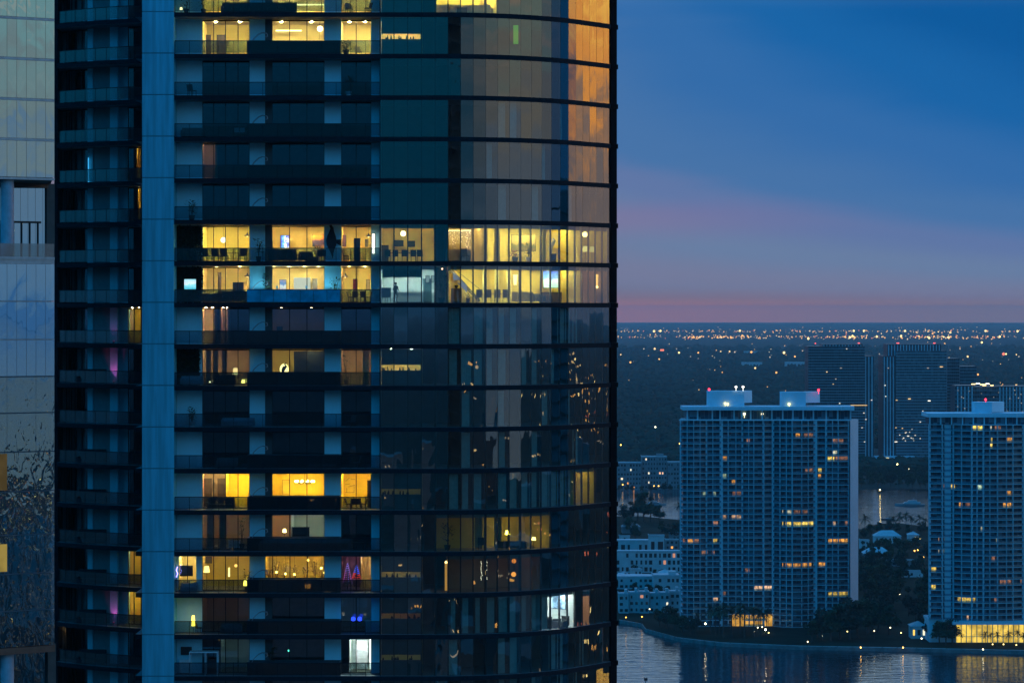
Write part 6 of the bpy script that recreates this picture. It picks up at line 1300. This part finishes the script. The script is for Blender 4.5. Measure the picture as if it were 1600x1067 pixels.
globe(WI(803, 14, 1.2), 'upper orange glow lamp in the dark curved room', 2.5, .2, (1, .3, .03), 1.2); globe(WI(802.5, 14, 1.0), 'lower orange glow lamp in the dark curved room', 1.35, .22, (1, .38, .06), 1.8)
r = thing('string_light', 'two dangling strings of tiny white lights in the dark curved room', 'string lights', WI(756, 14, .7)); mb = MB(); rr = random.Random(8)
for k in range(26): mb.ball(((.22 if k % 2 else -.2) + rr.uniform(-.06, .06), 0, 1.0 + 1.7*k/26), .028, 5)
mb.build('bulb', glow('string_bulb', (1, .95, .7), 5, False), r); mb = MB(); mb.bar((-.2, .03, .9), (-.2, .03, 3.1), .012); mb.bar((.22, .03, .9), (.22, .03, 3.1), .012); mb.build('cord', black_stuff, r)
# f = 15
shade_lamp(W(302, 15, .9), 'tall flame lantern burning on the lower left terrace', 1.55, (1, .62, .06), 6, 'fire_lantern', .16, .9); chair(W(311, 15, 1.2), R(120), 'dark chair beside the flame lantern'); sofa(W(362, 15, 1.1), 'rounded blue-grey terrace sofa right of the flame lantern', 1.9, grey_fabric, 0, .8)
for i, px in enumerate((552, 562)): globe(W(px, 15, 1.0), ('left blue glowing ball on the lower terrace', 'right blue glowing ball on the lower terrace')[i], 1.25, .2, (.02, .06, 1), 2.2, 'glow_ball')
slabbox('planter_box', 'planter', W(575, 15, 1.2), 'pale tall planter beside the blue balls', .5, .4, 1.1, mat('blue_cushion', (.35, .45, .5), .9)); globe(WI(629, 15, .9), 'red glowing ball above the dim kitchen slot', 2.15, .24, (1, .02, .02), 2.5, 'glow_ball'); globe(WI(626, 15, .9), 'small dim red light under the red glowing ball', 1.12, .1, (1, .05, .05), 2, 'glow_ball')
for q, (px, z) in enumerate(((856, 1.0), (870, .75), (884, .9))): slabbox('gym_bench', 'bench', WI(px, 15, 1.0 + .2*q), 'dark bench shape in the white-lit room, %s' % ('leftmost', 'middle', 'rightmost')[q], .75, .5, z, black_stuff)
sofa(WI(872, 15, .75), 'low grey couch in front of the white-lit room', 1.5, grey_fabric, R(145), .6)
screen(WI(872, 15, 2.6), 'blue-grey striped blind at the back of the white-lit room', 1.7, 1.6, 1.45, picture_mat('blind_blue_glow', [(0, (.3, .5, .7)), (.5, (.06, .12, .22)), (1, (.4, .6, .8))], 0, 2, .4, 1.8, -.8, .8), name='window_blind', cat='blind', rz=R(-40))  # the striped blind gives off light by itself
# f = 16
r = thing('pergola_frame', 'white cube frame of a small pergola on the lowest terrace', 'pergola', W(319, 16, 1.1)); mb = MB(); a_, b_ = -1.2, 1.2
for x in (a_, .15, b_):
    for y in (-.6, .6): mb.box(x - .035, x + .035, y - .035, y + .035, 0, 1.95)
mb.build('post', white_enamel, r); mb = MB(); mb.box(a_ - .04, b_ + .04, -.65, .65, 1.95, 2.03); mb.build('roof_panel', white_enamel, r)
slabbox('grill_cabinet', 'cabinet', W(331, 16, 1.7), 'dark grill cabinet inside the white pergola frame', .8, .4, 1.3, black_stuff); screen(W(291, 16, 2.05), 'dark television on the pale wall above the white pergola frame', .95, .7, 1.6, mat('dark_screen', (.02, .025, .03), .3)); slabbox('wall_shelf', 'shelf', W(288, 16, 1.9), 'white shelf under the dark wall television', .8, .3, 1.2, white_enamel)
globe(W(451, 16, 4.0), 'tiny green light in the dark lowest middle room', 1.75, .09, (.1, .9, .6), 2.5, 'glow_ball'); slabbox('wardrobe', 'wardrobe', W(566, 16, 4.8), 'white wardrobe in the white-lit lowest right room', 1.0, .4, 2.5, white_enamel); mb = MB(); mb.box(TX(577.5, 2.7), TX(579.4, 2.7), 2.7, 2.75, .3, 2.9); tpart('strip_light', mb, glow('strip_white', (1, .95, .85), 4), zt(16))
plant(W(423, 16, 1.9), 'spiky dark plant beside the lowest dark pool', 2.3, 70, .25, seed=41)
# coloured uplights in the recess left of the pier
for i, (f, en) in enumerate(((8, 3), (9, 14), (15, 10))):
    a = lp(178); r = thing('uplight', 'magenta spot on the recess pillar, %s of three' % ('topmost', 'middle one', 'lowest')[i], 'uplight', (a[0] + .05, Y0 + a[1] - .55, zt(f) + .01)); mb = MB(); mb.tube_z((0, 0, 0), [(.07, 0), (.09, .16)], 10, 0); mb.build('housing', black_stuff, r)
    mb = MB(); mb.tube_z((0, 0, .165), [(.075, 0), (.075, .01)], 10, 0); mb.build('lens', glow('magenta_lens', (1, .08, .38), 4, False), r)
    L = bpy.data.lights.new('magenta_spot', 'SPOT'); L.color = (1, .08, .36); L.energy = en * 7; L.spot_size = R(52); L.spot_blend = .8; L.shadow_soft_size = .06
    lo = bpy.data.objects.new('spot_light', L); COL.objects.link(lo); lo.parent = r; lo.location = (0, 0, .25); lo.rotation_euler = (R(180 - 24), 0, 0)
r = thing('tube_light', 'thin cyan upright tube light in the recess left of the pier', 'light', (lp(139)[0], Y0 + lp(139)[1] - .35, zt(4) + .02)); mb = MB(); mb.tube_z((0, 0, .1), [(.04, 0), (.04, 2.2)], 8, 0); mb.build('tube', glow('cyan_tube', (.05, .45, .9), 1.2), r); mb = MB(); mb.box(-.06, .06, -.06, .06, 0, .1); mb.build('stand', MET, r)
for f in (9, 11, 12, 13, 14, 15, 16):
    sofa((lp(150)[0] - .2, Y0 + lp(150)[1] - 1.4, zt(f) + .013), 'dark terrace daybed in the recess left of the pier, %s row from the bottom' % {16: 'lowest', 15: 'second', 14: 'third', 13: 'fourth', 12: 'fifth', 11: 'sixth', 9: 'eighth'}[f], 2.6, black_stuff, R(-8), 1.25)
for i, (f, px, kind_, lab) in enumerate(((2, 300, 'c', 'dark lounge chair alone on the third-row terrace by the pier'), (2, 545, 'p', 'potted shrub on the third-row terrace by the right window'), (5, 300, 'p', 'potted shrub beside the pier just above the plant wall floor'), (10, 300, 'p', 'potted shrub left of the covered blue-grey sofa'), (10, 548, 'c', 'dark lounge chair at the right end of the covered sofa terrace'), (11, 355, 's', 'dark terrace sofa on the unlit floor above the golden room'), (11, 556, 'c', 'dark lounge chair on the unlit floor above the golden right room'), (13, 560, 't', 'small dark terrace table on the floor under the golden right room'), (4, 550, 't', 'small dark terrace table on the fifth-row terrace'), (3, 300, 's', 'dark terrace sofa beside the pair of white terrace chairs'))):
    L_ = W(px, f, 1.2)
    if kind_ == 'c': chair(L_, R(150 + 20 * i), lab, grey_fabric, None, .6, 1.0)
    elif kind_ == 'p': plant(L_, lab, 1.7, 90, .28, leaf_dark, 60 + i, white_enamel if f != 5 else None, .45)
    elif kind_ == 's': sofa(L_, lab, 1.9, grey_fabric, 0, .85)
    else: table(L_, lab, 1.0, .7, .72)
# green lit strip behind the glass in the second row
mb = MB(); X, d = TX(806, FD(806) + .7), FD(806) + .7; mb.box(X - .22, X + .22, d, d + .03, 1.1, 2.75); tpart('green_sign_light', mb, glow('green_strip', (.12, .55, .05), .6), zt(1))

# ------------------------------------------------------------ air
mb = MB(); mb.box(-41000, 41000, -41000, 41000, -4, 214)
hz = bpy.data.materials.new('haze_volume'); hz.use_nodes = True; t = NT(hz.node_tree); t.n.clear()
pv = t.new('ShaderNodeVolumePrincipled'); pv.inputs['Color'].default_value = (.80, .88, .95, 1); pv.inputs['Density'].default_value = 3.3e-5; pv.inputs['Density Attribute'].default_value = ''; pv.inputs['Anisotropy'].default_value = 0.0
o_ = t.new('ShaderNodeOutputMaterial'); t.l.new(pv.outputs[0], o_.inputs['Volume'])
o = mb.build('haze', hz); kind(o, 'stuff', 'blue evening haze over the bay and city', 'haze')

# ------------------------------------------------------------ put every Empty at the base of its thing
bpy.context.view_layer.update()
for o in list(COL.objects):
    if o.type == 'EMPTY' and not o.parent and o.name.split('.')[0] in ('condominium_tower', 'high_rise_tower', 'apartment_tower', 'glass_tower'):
        pts = [o.matrix_world.inverted() @ (c.matrix_world @ Vector(b)) for c in o.children for b in c.bound_box]
        off = Vector(((min(p.x for p in pts) + max(p.x for p in pts)) / 2, (min(p.y for p in pts) + max(p.y for p in pts)) / 2, min(p.z for p in pts)))
        o.location = o.location + off
        for c in o.children: c.location = c.location - off
